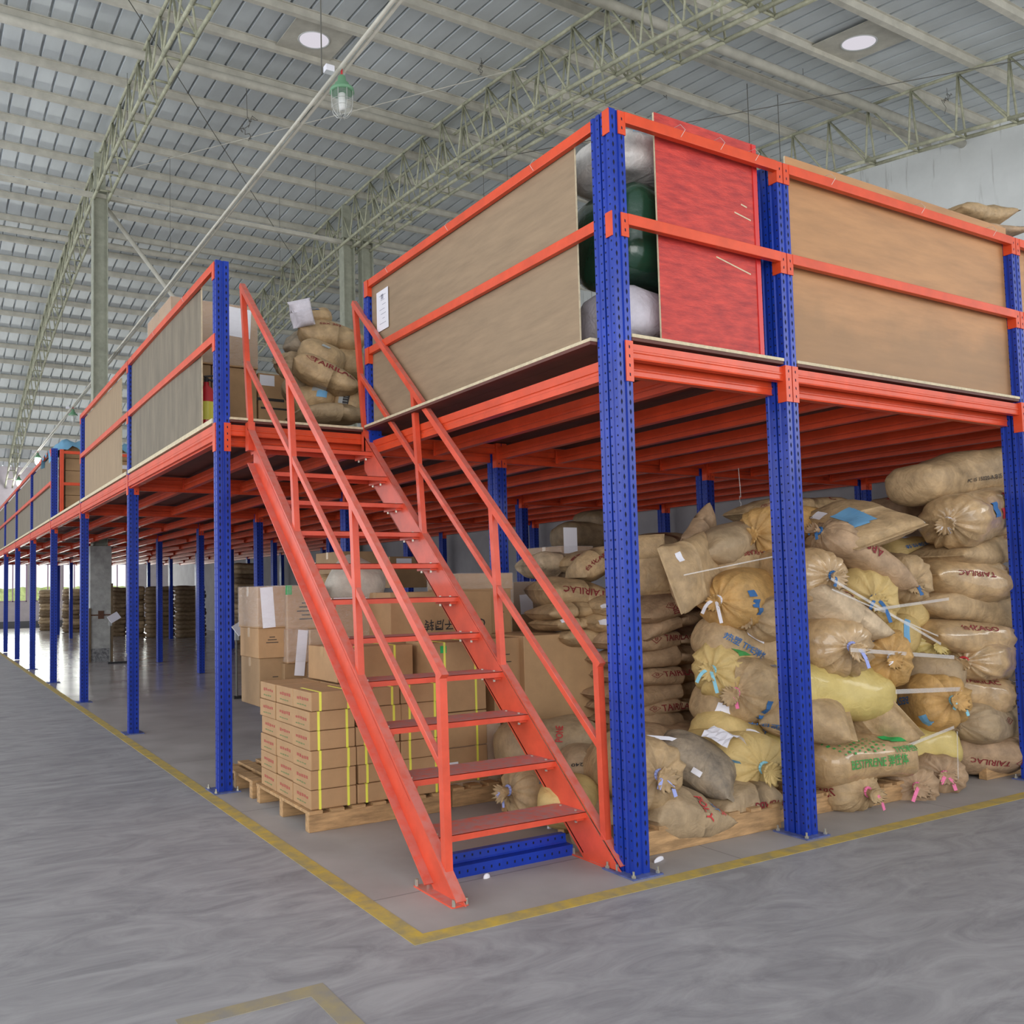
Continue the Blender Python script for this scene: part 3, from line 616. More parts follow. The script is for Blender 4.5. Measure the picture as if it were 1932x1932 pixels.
def diamond(w):
    V = []; F = []
    for (R, r) in ((1, .86),):
        c = [(1, 0), (0, .62), (-1, 0), (0, -.62)]
        V += [(x*w*R, y*w*R) for x, y in c]+[(x*w*r, y*w*r) for x, y in c]; F += [(i, (i+1) % 4, 4+(i+1) % 4, 4+i) for i in range(4)]
    b = len(V); n = 12
    V += [(.30*w*math.cos(2*PI*i/n), .30*w*math.sin(2*PI*i/n)) for i in range(n)]+[(.21*w*math.cos(2*PI*i/n), .21*w*math.sin(2*PI*i/n)) for i in range(n)]
    F += [(b+i, b+(i+1) % n, b+n+(i+1) % n, b+n+i) for i in range(n)]
    b = len(V); V += [(-.2*w, -.03*w), (.2*w, -.03*w), (.2*w, .03*w), (-.2*w, .03*w)]; F += [(b, b+1, b+2, b+3)]
    return np.array(V), F
def ringband(r0, r1, n=24):
    V = [(r0*math.cos(2*PI*i/n), r0*math.sin(2*PI*i/n)) for i in range(n)]+[(r1*math.cos(2*PI*i/n), r1*math.sin(2*PI*i/n)) for i in range(n)]
    return V
class Sack:
    def __init__(s, A, B, W, H, kind, seed, wv=None, roll=0, bend=0, pw=2.5, lump=1.0):
        A = np.array(A, float); B = np.array(B, float); s.c = (A+B)/2; s.L = float(np.linalg.norm(B-A)); s.a = (B-A)/s.L
        w = np.cross([0, 0, 1.0], s.a) if wv is None else np.array(wv, float)
        if np.linalg.norm(w) < .2: w = np.array([1.0, 0, 0])
        w = w-s.a*(w@s.a); w /= np.linalg.norm(w); u = np.cross(s.a, w); c, q = math.cos(roll), math.sin(roll)
        s.w = c*w+q*u; s.u = np.cross(s.a, s.w); s.W, s.H, s.kind, s.bend, s.pw = W, H, kind, bend, pw
        r = np.random.default_rng(seed); s.k = r.uniform(-1, 1, (10, 3))*np.array([9, 3, 3]); s.ph = r.uniform(0, 6.28, 10); s.lump = lump
        s.k2 = r.uniform(-1, 1, (7, 3))*np.array([34, 12, 12]); s.ph2 = r.uniform(0, 6.28, 7); s.nf = int(r.integers(11, 16)); s.pf = r.uniform(0, 6.28, 3)
        s.camside = 1 if (CP-s.c)@s.w > 0 else -1
        L = s.L; x = []; sw = []; sh = []; e = np.linspace(0, 1, 15)
        flat = kind in ('pillow', 'seam')
        # A end
        if kind in ('pillow', 'seam', 'tied'):
            tt = np.array([0, .012, .03, .07, .13, .2, .3, .42]); xa = -L/2+tt*L
            hh = (1-np.abs(1-2*tt)**3.2)**.62; hh[0] = .03; hh[1] = .05; ww = 1-(.05*np.sin(np.clip(tt*4, 0, PI/2)) if flat else 0*tt); ww = np.where(tt < .02, .99, ww)
            x += list(xa); sw += list(ww); sh += list(np.maximum(hh, .04))
        else:
            for q in (0, .1, .2, .32, .46, .62, .8, 1.0):
                an = q*PI/2; x.append(-L/2+.30*W*(1-math.sin(an))); v = max(.02, math.cos(an)**.75 if q else 1); x[-1] = -L/2+.28*W*(1-math.cos(an)**1) ; sw.append(max(.02, math.sin(an)**.7)); sh.append(sw[-1])
        mid = np.linspace(x[-1], L/2-.36*W if kind in ('tied', 'tied2') else L/2-.31*W if kind == 'round' else L/2-.62*min(W, .8*L) if kind == 'taper' else L/2*.16, 15)[1:]
        for m_ in mid: x.append(m_); sw.append(.95 if flat else 1); sh.append(1)
        if kind in ('tied', 'tied2'):
            r_ = W*.5
            for dx, q in ((-.30, .985), (-.20, .94), (-.11, .84), (-.05, .70), (-.015, .53), (0, .37), (.0, .24), (.01, .14), (.05, .115), (.10, .15), (.17, .25), (.22, .30), (.20, .22), (.17, .08)):
                x.append(L/2+dx*W-.03*W); sw.append(q); sh.append(q)
        elif kind == 'taper':
            for q in np.linspace(.08, 1, 9): x.append(L/2-.60*min(W, .8*L)*(1-q)); sw.append(max(.10, 1-.9*q**1.7)); sh.append(max(.05, 1-.95*q**1.5))
        elif kind == 'round':
            for q in (.85, .7, .55, .4, .25, .12, 0): an = q*PI/2; x.append(L/2-.28*W*(1-math.cos(an))); sw.append(max(.02, math.sin(an)**.7)); sh.append(sw[-1])
        else:
            tt = np.array([.42, .3, .2, .13, .07, .03, .012, 0]); hh = (1-np.abs(1-2*tt)**3.2)**.62; hh[-1] = .03; hh[-2] = .05
            ww = 1-(.05*np.sin(np.clip(tt*4, 0, PI/2)) if flat else 0*tt); ww = np.where(tt < .02, .99, ww)
            x += list(L/2-tt*L); sw += list(ww); sh += list(np.maximum(hh, .04))
            if kind == 'seam': x += [L/2+.004, L/2+.03, L/2+.032]; sw += [.99, .99, .97]; sh += [.028, .028, .01]
        s.x, s.sw, s.sh = np.array(x), np.array(sw), np.array(sh)
    def pt(s, x, sw, sh, th, off=0):
        c, q = np.cos(th), np.sin(th); p = 2/s.pw; cy = np.sign(c)*np.abs(c)**p; cz = np.sign(q)*np.abs(q)**p
        d = 0
        for i in range(10): d = d+np.sin(s.k[i, 0]*x+s.k[i, 1]*c+s.k[i, 2]*q+s.ph[i])
        d2 = 0
        for i in range(7): d2 = d2+np.sin(s.k2[i, 0]*x+s.k2[i, 1]*c+s.k2[i, 2]*q+s.ph2[i])
        body = np.clip(np.minimum(sh*1.3, 1), 0, 1)
        dr = (d*.0058*s.lump+d2*.0019)*body+off
        y = cy*(s.W/2*sw+dr); z = cz*(s.H/2*sh+dr); xx = x
        if s.kind in ('tied', 'tied2'):
            cap = np.clip((1-sw)/.35, 0, 1)*(x > 0); fo = np.sin(s.nf*th+s.pf[0])+.6*np.sin((s.nf+5)*th+s.pf[1]); mfold = np.clip((x-s.L*.12)/(s.L*.38), 0, 1)
            k = 1+(.15*cap+.05*mfold*(1-cap))*fo*.7; y = y*k; z = z*k; xx = x+cap*fo*.011*(sw < .99)*(sw > .2)
            fl = np.clip((x-s.L/2)/(.2*s.W), 0, 1); z = z-fl*.35*.15*s.W
        zz = z-s.bend*(2*x/s.L)**2
        return s.c+np.multiply.outer(xx, s.a)+np.multiply.outer(y, s.w)+np.multiply.outer(zz, s.u)
    def mesh(s, name, m, nt=36):
        th = np.linspace(0, 2*PI, nt, endpoint=False); X, T = np.meshgrid(s.x, th, indexing='ij'); SW = np.repeat(s.sw[:, None], nt, 1); SH = np.repeat(s.sh[:, None], nt, 1)
        P = s.pt(X, SW, SH, T); n = len(s.x); mb = MB(); mb.v = [tuple(p) for p in P.reshape(-1, 3)]
        mb.f = [(j*nt+i, j*nt+(i+1) % nt, (j+1)*nt+(i+1) % nt, (j+1)*nt+i) for j in range(n-1) for i in range(nt)]+[tuple(range(nt-1, -1, -1)), tuple(range((n-1)*nt, n*nt))]
        mb.m = [0]*len(mb.f); return mb
    def map(s, V, sx, e, flip=False, off=.0032, turn=0):     # lettering plane -> sack surface; e is the height angle on the side facing the aisle
        V = np.array(V, float)
        if turn: a = math.radians(turn); V = np.stack([V[:, 0]*math.cos(a)-V[:, 1]*math.sin(a), V[:, 0]*math.sin(a)+V[:, 1]*math.cos(a)], 1)
        if flip: V = -V
        if s.camside > 0: dx, th0, dth = -1, math.radians(e), 1
        else: dx, th0, dth = 1, PI-math.radians(e), -1
        x = sx*s.L/2+dx*V[:, 0]; R = math.sqrt(s.W*s.H)/2*1.08; th = th0+dth*V[:, 1]/R
        o = np.argsort(s.x, kind='stable'); lim = s.L/2*.93; xs_ = np.clip(x, -lim, lim)
        k = s.x < s.L/2-.04*s.W if s.kind in ('tied', 'tied2') else np.ones(len(s.x), bool)
        return s.pt(x, np.interp(xs_, s.x[k], s.sw[k]), np.interp(xs_, s.x[k], s.sh[k]), th, off)
SEED = [100]
def sack(label, A, B, W, H, kind='pillow', m='tan', items=(), tie=None, group=None, wv=None, roll=0, bend=0, pw=2.5, lump=1.0, name='sack', nt=36, cat='sack'):
    SEED[0] += 1; A = np.array(A, float); B = np.array(B, float); ab = (B-A)/np.linalg.norm(B-A)
    if wv is None and abs(ab[0]) > .72 and A[1] < 6: fr = 1.1 if ab[0] < 0 else .7; A = A+.36*W*(fr*(A-CP)/(A[1]-CP[1])+(1-fr)*np.array([0, 1., 0])); B = B+.36*W*(fr*(B-CP)/(B[1]-CP[1])+(1-fr)*np.array([0, 1., 0]))      # given points lie on the face toward the aisle
    sk = Sack(A, B, W, H, kind, SEED[0], wv, roll, bend, pw, lump)
    mb = sk.mesh('sack', K[m], nt); zmin = min(v[2] for v in mb.v)
    t = thing(name, label, cat, (sk.c[0], sk.c[1], zmin), group); local(mb, t).build('body', K[m], t, True)
    by = {}
    for it in items:
        ty, col = it[0], it[1]
        if ty == 'T': V, F = glyphs(it[2]); V = V*it[5]
        elif ty == 'D': V, F = diamond(it[5])
        elif ty == 'P': V, F = rect_grid(*it[5])
        elif ty == 'G':                                    # dots
            V = []; F = []
            for i in range(9):
                for j in range(5):
                    cx, cy, r = (i-4)*it[5]*(1+.1*j), (j-2)*it[5]*.9+(i % 2)*it[5]*.4, it[5]*(.14+.1*((i*3+j*5) % 4)/3); b = len(V)
                    V += [(cx-r, cy-r), (cx+r, cy-r), (cx+r, cy+r), (cx-r, cy+r)]; F.append((b, b+1, b+2, b+3))
            V = np.array(V)
        if len(V) == 0: continue
        fl = it[6] if len(it) > 6 else False; tn = it[7] if len(it) > 7 else 0
        P = sk.map(V, it[3], it[4], fl, turn=tn, off=.0044 if ty == 'P' else .0056)
        d = by.setdefault((col, ty), MB()); d.add(P, F)
    for (col, pch), d in by.items():
        local(d, t).build('label_patch' if col == 'paper' else 'dot_pattern' if pch == 'G' else 'printed_mark', M[col], t)
    if tie:
        c = sk.c+sk.a*(sk.L/2+.02*W) ; rr = W*.066; mb = MB()
        cir = [c+(sk.w*math.cos(2*PI*i/12)+sk.u*math.sin(2*PI*i/12))*rr for i in range(13)]; mb.path(cir, .009, 6)
        qs = ((-1, 1), (1,), (-1,), (-1, 1))[SEED[0] % 4]; ln = .55+.5*((SEED[0]*7) % 5)/4
        for q in qs:
            p0 = c+sk.a*.02; prev = None; wd = np.cross([0, 0, 1], sk.a); wd = wd/(np.linalg.norm(wd)+1e-9)
            pts = [p0+sk.a*(.03*i)*(1-i*.12)*ln+wd*q*.016*i*ln+np.array([0, 0, -.009*i*i*(1 if q > 0 else .6)])*ln for i in range(5)]
            for a_, b_ in zip(pts[:-1], pts[1:]): mb.bar(a_, b_, .022, .004, tuple(sk.a))
        local(mb, t).build('tie', M[tie], t)
    return t
T_ = lambda txt, s, e, size, col='redprint', flip=False, turn=0: ('T', col, txt, s, e, size, flip, turn)
P_ = lambda s, e, w, h, col='paper', flip=False, turn=0: ('P', col, None, s, e, (w, h), flip, turn)
D_ = lambda s, e, size, col='redprint', flip=False: ('D', col, None, s, e, size, flip)
G_ = lambda s, e, size, col='greenprint': ('G', col, None, s, e, size)
TRL = 'TAIRILAC'
# ---- main mixed pile beside the middle front post
g = 'sacks in the mixed pile beside the second front post'
sack('tan sack with a diamond mark along the back, topmost of the mixed pile', at(1408, 968, 1.25), at(1578, 950, 1.25), .42, .20, 'pillow', 'tan', [D_(-.88, 40, .055), T_('C', .62, 35, .10)], None, g)
sack('big flat kraft sack with light blue print and sewn seam, on top of the pile', at(1545, 975, .95), at(1680, 1012, .22), .55, .24, 'seam', 'tan', [P_(.25, 80, .30, .10, 'paleblue'), P_(.55, 62, .10, .16, 'paleblue'), P_(-.42, 62, .11, .075), T_('INSUN LTD', -.72, 52, .035, 'black'), T_('Nucrel', .12, 92, .04, 'paleblue')], None, g, wv=at(1727, 976, .25)-at(1632, 1048, .22))
sack('tan tied sack hanging diagonally under the big blue printed sack', at(1690, 1108, .25), at(1543, 1003, .42), .40, .26, 'tied', 'pinkish', [T_(TRL, -.15, 62, .075, 'redprint', True), T_('ABS', .2, 10, .08, 'redprint', True)], 'greywhite' if False else 'blueprint', g)
sack('straw sack with blue lettering and a rounded end, right of the pile top', at(1668, 1060, .75), at(1768, 1042, .55), .50, .30, 'round', 'straw', [T_('热塑 TPE弹性体', .30, 32, .05, 'blueprint', True)], None, g)
sack('kraft sack gathered at its right end with a blue tie, below the straw one', at(1640, 1075, 1.0), at(1722, 1100, .30), .36, .36, 'tied', 'tan', [T_('TPE', .62, 22, .055, 'blueprint')], 'blueprint', g, pw=2.2)
sack('tied sack with shiny wrap just right of the second front post', at(1440, 1083, .95), at(1570, 1086, .28), .40, .40, 'tied', 'shiny', [T_('热塑性', .58, 15, .05, 'paleblue')], 'blueprint', g, pw=2.2)
sack('golden round tied sack with a blue tie, knot facing the aisle', at(1585, 1112, .95), at(1650, 1130, .28), .40, .42, 'tied', 'straw', [P_(.84, -32, .10, .09, 'paleblue'), T_('MODEL', .72, 28, .03, 'black')], 'blueprint', g, pw=2.1)
sack('pale sack slanting down to the right below the golden tied sack', at(1515, 1118, .32), at(1652, 1205, .22), .40, .20, 'pillow', 'pale', [T_(TRL, .1, 45, .085, 'redprint', True), D_(.74, 50, .06)], None, g, roll=-.25)
sack('glossy wrapped tan sack with violet tie beside the second front post', at(1485, 1205, .90), at(1606, 1220, .20), .42, .40, 'tied', 'shiny', [], 'violet', g, pw=2.2)
sack('orange tied sack with white ribbon right of the glossy violet tied one', at(1610, 1225, .85), at(1683, 1241, .20), .40, .42, 'tied', 'orange', [P_(.84, 5, .025, .30, 'blueprint'), P_(.84, 75, .025, .22, 'blueprint')], 'paper', g, pw=2.1)
sack('straw sack under the stretch film right of the golden tied sack', at(1640, 1168, .85), at(1752, 1150, .50), .36, .28, 'round', 'straw', [], None, g)
sack('straw sack with a blue stripe at its end, under the film', at(1625, 1200, .80), at(1735, 1196, .42), .40, .30, 'round', 'straw', [P_(.78, 20, .03, .28, 'paleblue')], None, g)
sack('small yellow tied sack at the right side of the mixed pile', at(1690, 1195, .95), at(1768, 1215, .40), .36, .32, 'tied', 'yellow', [], None, g, pw=2.2)
sack('dusty brown sack under film above the tied orange brown one', at(1690, 1262, .70), at(1815, 1285, .38), .50, .34, 'round', 'grey', [], None, g)
sack('long yellow woven sack across the middle of the pile', at(1462, 1298, .38), at(1690, 1312, .24), .46, .36, 'taper', 'yellow', [], None, g)
sack('orange brown tied sack with upside-down blue name, lower right of the pile', at(1680, 1340, .85), at(1798, 1322, .20), .44, .42, 'tied', 'orange', [T_('BESTPRENE', .02, 8, .075, 'blueprint', True), P_(.72, -40, .06, .12, 'paleblue')], 'ltblue', g, pw=2.2)
sack('kraft sack with a dark stitched seam slanting down, right of the long yellow sack', at(1592, 1378, .60), at(1697, 1345, .20), .44, .24, 'seam', 'tan', [], None, g, wv=at(1728, 1395, .2)-at(1662, 1300, .26))
sack('wide kraft sack under the long yellow one, blue letters by the post', at(1428, 1330, .62), at(1598, 1358, .24), .48, .28, 'seam', 'tan', [T_('TPE 塑性体', -.62, -5, .07, 'blueprint', True)], None, g, wv=at(1632, 1345, .22)-at(1530, 1400, .2))
sack('kraft sack with green dots and green lettering near the pile bottom', at(1530, 1442, .24), at(1705, 1420, .14), .44, .31, 'round', 'shiny', [G_(-.3, 45, .042), T_('BESTPRENE 弹性体', -.05, 2, .06, 'greenprint'), P_(.62, 62, .17, .12, 'green'), T_('TPE弹性体', .62, 20, .06, 'greenprint')], None, g)
sack('olive yellow sack at the lower right of the pile, film drawn over it', at(1668, 1428, .45), at(1800, 1392, .26), .46, .34, 'round', 'yellow', [], None, g)
sack('tied sack with dark red letters and pink ribbon at the pile bottom', at(1485, 1482, .80), at(1636, 1494, .16), .42, .28, 'tied', 'tan', [T_('台化ABS',   .34, 2, .075)], 'pink', g)
sack('tied sack with pink ribbon, second from the right in the pile bottom row', at(1645, 1465, .80), at(1730, 1484, .17), .36, .29, 'tied', 'pinkish', [T_('C', .45, 40, .07)], 'pink', g)
sack('tied sack with a long pink ribbon, rightmost in the pile bottom row', at(1705, 1440, .85), at(1782, 1462, .18), .36, .30, 'tied', 'pinkish', [], 'pink', g)
sack('grey brown sack with a folded corner end, left of the second front post top', at(1450, 1000, 1.0), at(1322, 1046, .78), .32, .26, 'taper', 'grey', [], None, g)
sack('round tied sack with its knot facing left, right below the pile top', at(1545, 1005, .95), at(1420, 1008, .72), .36, .40, 'tied', 'orange', [], None, g, pw=2.2)
sack('kraft sack with dark red letters under the folded corner sack', at(1340, 1088, .85), at(1465, 1066, .85), .42, .34, 'round', 'tan', [T_('台化ABS', -.1, 42, .065, 'redprint', True)], None, g)
sack('orange wrapped tied sack, knot left, under the red lettered one', at(1470, 1132, .75), at(1352, 1132, .55), .40, .38, 'tied', 'orange', [P_(.78, 12, .06, .05, 'blueprint'), P_(.72, -6, .06, .05, 'blueprint'), P_(.62, -20, .06, .05, 'blueprint')], 'paper', g, pw=2.2)
sack('plain tied sack under the orange wrapped one, left of the second post', at(1530, 1160, .72), at(1408, 1166, .48), .40, .38, 'tied', 'tan', [P_(.82, 14, .08, .06, 'steel')], None, g, pw=2.2)
sack('dusty dirty sack showing left of the second post in the upper pile', at(1560, 1075, .85), at(1428, 1085, .70), .42, .44, 'round', 'dirty', [], None, g)
sack('kraft sack with blue letters and a torn white label, left side of the pile', at(1336, 1188, .70), at(1440, 1248, .62), .40, .30, 'round', 'tan', [T_('热塑 TPE弹性体', .05, 8, .062, 'blueprint'), P_(.12, 50, .14, .07)], None, g, roll=.2)
sack('plain kraft sack pointing left beside the second post, mid pile', at(1560, 1235, .72), at(1408, 1228, .52), .42, .32, 'taper', 'tan', [], None, g)
sack('tied sack printed green on top at the left of the mixed pile', at(1432, 1280, .85), at(1340, 1264, .55), .40, .40, 'tied', 'straw', [P_(.55, 62, .20, .20, 'greenprint')], 'ltblue', g, pw=2.2)
sack('kraft tied sack with a pink ribbon and blue arc, middle left of the pile', at(1500, 1292, .70), at(1384, 1306, .42), .42, .42, 'tied', 'tan', [P_(.80, -38, .04, .20, 'blueprint'), T_('BESTPRENE', .40, 48, .04, 'blueprint')], 'pink', g, pw=2.2)
sack('kraft sack with blue letters and a white label at its left end', at(1328, 1322, .70), at(1440, 1362, .60), .40, .30, 'round', 'tan', [T_('热塑 TPE弹性体', .0, -12, .06, 'blueprint'), P_(-.70, -8, .085, .14)], None, g, roll=.15)
sack('small straw sack squeezed low at the left of the mixed pile', at(1332, 1372, .62), at(1422, 1390, .58), .38, .24, 'round', 'straw', [], None, g)
sack('yellow sack half hidden behind the second front post, near the pile bottom', at(1395, 1398, .62), at(1520, 1440, .52), .44, .36, 'round', 'yellow', [], None, g)
sack('kraft sack corner poking out left of the second post at the pile bottom', at(1446, 1472, .42), at(1560, 1468, .55), .40, .20, 'pillow', 'tan', [], None, g)
# ---- right stack by the third front post
g = 'sacks in the stack at the right picture edge'
sack('plump kraft sack with black print at the very top of the right stack', at(1722, 918, 0.42), at(1912, 876, 0.37), .46, .34, 'round', 'tan', [T_('PC 15 15020-A-B15', -.1, -10, .045, 'black')], None, g)
sack('red edged sack behind the top of the right stack', at(1668, 965, 1.1), at(1800, 985, 1.0), .46, .30, 'round', 'pinkish', [P_(-.78, 70, .2, .05, 'brightred')], None, g)
sack('tied sack with red and blue print and a white strip hanging from its knot', at(1935, 945, 0.42), at(1785, 985, 0.11), .46, .42, 'tied', 'shiny', [P_(.62, 12, .10, .12, 'blueprint'), T_('W&OM', .36, 18, .06, 'brightred', False, 90), P_(.46, 0, .05, .08, 'brightred')], 'paper', g, pw=2.3)
sack('orange sack in the gap behind the right stack', at(1700, 1130, 1.0), at(1790, 1150, 0.80), .42, .34, 'round', 'orange', [], None, g)
sack('kraft sack folded over at its end, third from the top of the right stack', at(1770, 1050, 0.29), at(1945, 1022, 0.27), .46, .26, 'pillow', 'tan', [D_(.05, 30, .05)], None, g)
sack('kraft sack in the right stack with upside-down dark red name and knot right', at(1738, 1085, 0.37), at(1905, 1098, 0.13), .46, .30, 'tied', 'shiny', [T_(TRL, -.1, 12, .075, 'redprint', True)], 'ltblue', g)
sack('kraft sack with a curled flap, fifth from the top of the right stack', at(1950, 1165, 0.25), at(1722, 1136, 0.35), .46, .28, 'taper', 'tan', [T_('LAC', -.75, 5, .07, 'redprint', True)], None, g)
sack('kraft sack with dark red letters and blue tie, middle of the right stack', at(1740, 1195, 0.35), at(1905, 1213, 0.13), .44, .26, 'tied', 'shiny', [T_('台化AGO', -.05, 32, .075)], 'blueprint', g)
sack('kraft sack with red tied knot facing left, right stack', at(1935, 1252, 0.42), at(1815, 1247, 0.13), .44, .30, 'tied', 'shiny', [T_('1201S', .42, 5, .06, 'brightred')], 'brightred', g)
sack('kraft sack in the right stack with plain red name above two gathered ones', at(1760, 1300, 0.39), at(1915, 1308, 0.13), .44, .28, 'tied', 'shiny', [T_(TRL, -.1, 35, .075)], None, g)
sack('kraft sack with gathered end and diamond mark, second from the bottom right', at(1960, 1365, 0.42), at(1800, 1362, 0.15), .44, .30, 'tied', 'grey', [D_(.50, 12, .06), T_('台化ABS',  .18, 10, .06)], None, g)
sack('bottom sack of the right stack lying on the pallet, upside-down red name', at(1775, 1412, 0.37), at(1932, 1420, 0.13), .46, .30, 'tied', 'pinkish', [T_(TRL, -.2, -18, .075, 'redprint', True), D_(.5, -15, .055)], 'pink', g)
# ---- neat stack behind the corner post
g = 'sacks in the neat stack behind the corner post'
tn = [('topmost with the plain red name', 1203, 1, 0), ('second, folded at its end', 1238, 0, 0), ('third, red name and diamond', 1268, 1, 0), ('fourth, folded at its end', 1304, 0, 0), ('fifth, red name partly hidden', 1330, 1, 0), ('sixth, plain', 1355, 0, 0), ('lowest, just above the low pallet', 1382, 0, 0)]
for i, (nm, yc, tx, fl) in enumerate(tn):
    dz = .012*((i*37) % 5-2)
    it = [T_(TRL, .10, 8, .078), D_(-.38, 8, .055)] if tx else []
    sack('pinkish sack in the neat stack behind the corner post, '+nm, at(1135+8*(i % 3), yc+10, 1.42), at(1336-6*((i*2) % 3), yc-4, 1.38), .52, .185 if i != 4 else .15, 'pillow', 'pinkish', it, None, g)
sack('seamed kraft sack on the neat stack, tilted up to the right', at(1190, 1205, 1.35), at(1310, 1150, 1.28), .46, .16, 'seam', 'pinkish', [], None, g)
sack('plain kraft sack behind the seamed one on the neat stack', at(1200, 1175, 1.75), at(1350, 1150, 1.70), .46, .20, 'pillow', 'pinkish', [], None, g)
sack('kraft sack with dark red letters along its side, under the leaning ones', at(1195, 1165, 1.30), at(1322, 1112, 1.25), .48, .18, 'pillow', 'pinkish', [D_(-.35, 12, .055), T_('台化ABS', -.05, -8, .065)], None, g)
sack('big smooth sack hanging corner down with a white sticker and pale seam', at(1348, 1058, .98), at(1266, 1095, .72), .46, .20, 'seam', 'tan', [P_(.72, 60, .05, .06)], None, g, wv=at(1300, 1148, .78)-at(1232, 1043, .78))
sack('kraft sack standing upright right of the corner post', at(1228, 1122, 1.30), at(1212, 1010, 1.38), .34, .17, 'pillow', 'tan', [], None, g, wv=(1, -.5, 0))
sack('kraft sack leaning at the back beside the hanging corner sack', at(1292, 1052, 1.55), at(1345, 985, 1.55), .44, .20, 'pillow', 'pinkish', [], None, g, wv=(.6, .3, -.3))
sack('dark sack peeping from behind the upper neat stack', at(1185, 1035, 2.1), at(1300, 1025, 2.1), .5, .2, 'pillow', 'grey', [], None, g)
sack('dusty plain sack squeezed between the neat stack and the mixed pile', at(1262, 1132, 1.30), at(1350, 1118, 1.2), .42, .17, 'pillow', 'dirty', [], 'pink' if False else None, g)
# ---- heap left of the corner post
g = 'sacks in the heap seen between the stair and the corner post'
sack('large plump kraft sack with upside-down red name, seen under the right handrail', at(1022, 1112, 1.95), at(1142, 1128, 1.80), .62, .26, 'pillow', 'tan', [T_(TRL, .0, 8, .085, 'redprint', True), D_(.72, 12, .05)], None, g)
sack('kraft sack tilted against the corner post above the large plump one', at(1092, 1090, 1.9), at(1160, 1040, 1.8), .46, .20, 'pillow', 'tan', [T_('台化ABS', -.1, 25, .07)], None, g)
sack('kraft sack with dark red heading on the far carton', at(1065, 1068, 2.5), at(1160, 1050, 2.4), .52, .20, 'pillow', 'tan', [T_('聚苯乙烯', -.45, 50, .06)], None, g)
sack('pale sack lying behind the right handrail beside the far carton', at(1002, 1066, 2.8), at(1075, 1066, 2.75), .5, .24, 'pillow', 'pale', [], None, g)
sack('dark sack highest against the grey partition wall', at(1095, 988, 3.6), at(1170, 975, 3.5), .5, .26, 'round', 'dark', [], None, g)
sack('dark sack under the highest one against the grey partition wall', at(1055, 1010, 3.6), at(1150, 1005, 3.5), .5, .3, 'round', 'dark', [], None, g)
sack('kraft sack with pointed ear under the large plump one', at(1018, 1158, 1.85), at(1112, 1150, 1.75), .5, .14, 'pillow', 'tan', [], None, g)
sack('kraft sack with a white sticker left of the corner post, upper one', at(1108, 1148, 1.65), at(1190, 1138, 1.6), .46, .15, 'pillow', 'tan', [P_(-.78, 15, .06, .07)], None, g)
sack('kraft sack with a small white sticker at its left tip', at(1030, 1178, 1.80), at(1105, 1172, 1.75), .46, .14, 'pillow', 'tan', [P_(-.6, 20, .07, .05)], None, g)
sack('kraft sack with a white sticker left of the corner post, lower one', at(1100, 1175, 1.65), at(1190, 1172, 1.6), .46, .17, 'pillow', 'tan', [P_(-.66, 8, .075, .08)], None, g)
sack('kraft sack at the bottom of that heap just above the plain big carton', at(1045, 1202, 1.78), at(1190, 1200, 1.62), .46, .15, 'pillow', 'tan', [], None, g)
# ---- front pallet
g = 'sacks on the low pallet behind the corner post'
sack('big tied sack with violet tie beside the corner post', at(1150, 1446, .80), at(1244, 1462, .22), .42, .42, 'tied', 'tan', [P_(.84, -38, .09, .08, 'paleblue'), T_('40', .74, 12, .06, 'brightred')], 'violet', g, pw=2.1)
sack('dirty stained sack lying diagonally on the low pallet', at(1245, 1398, .70), at(1385, 1482, .36), .44, .26, 'seam', 'dirty', [P_(.1, 12, .06, .05)], None, g, roll=.2)
sack('large clean straw sack with light blue tie and white papers on top', at(1315, 1412, .95), at(1440, 1448, .30), .50, .42, 'tied', 'straw', [T_('BEST', .48, 6, .075, 'blueprint', True), P_(.85, 10, .04, .05, 'paleblue')], 'ltblue', g, pw=2.3)
sack('kraft sack with red and blue print at the front of the low pallet', at(1200, 1538, .27), at(1350, 1540, .25), .46, .31, 'pillow', 'grey', [T_('POLY', .22, 30, .085, 'brightred', False, -90), T_('NET', .52, 35, .05, 'blueprint', False, -90), T_('GRADE', .66, 35, .045, 'brightred', False, -90)], None, g)
sack('kraft sack with upside-down red letters at the right of the low pallet', at(1330, 1520, .30), at(1452, 1503, .27), .42, .25, 'pillow', 'grey', [T_('台化ABS', .5, -2, .08, 'redprint', True)], None, g)
sack('kraft sack with faint red print at the back left of the low pallet', at(950, 1425, 1.35), at(1135, 1392, 1.15), .50, .32, 'round', 'grey', [T_('PONE', .05, 40, .07, 'brightred', False, 70)], None, g)
sack('kraft sack with black print, between stair and corner post on the pallet', at(1062, 1458, .80), at(1190, 1462, .62), .46, .33, 'round', 'grey', [T_('2 C 0240 20', -.55, 30, .045, 'black', True)], None, g)
sack('tied sack with violet tie at the left end of the low pallet', at(1075, 1488, .95), at(958, 1490, .98), .42, .36, 'tied', 'tan', [T_('JIC', .35, 35, .07, 'blueprint'), T_('聚碳', .1, 5, .06, 'brightred')], 'violet', g, pw=2.2)
sack('straw sack low on the pallet behind the stair foot', at(1020, 1502, .82), at(1130, 1520, .55), .42, .30, 'round', 'straw', [], None, g)
sack('kraft sack lowest behind the right stair stringer', at(1080, 1545, .72), at(1190, 1565, .42), .42, .28, 'round', 'grey', [], None, g)
sack('brown sack behind the dirty one, at the foot of the neat stack', at(1180, 1392, 1.15), at(1325, 1385, 1.1), .46, .20, 'round', 'pinkish', [], None, g)
pp = thing('paper_sheets', 'crumpled white paper sheets on the straw sack of the low pallet', 'paper', at(1340, 1395, .55))
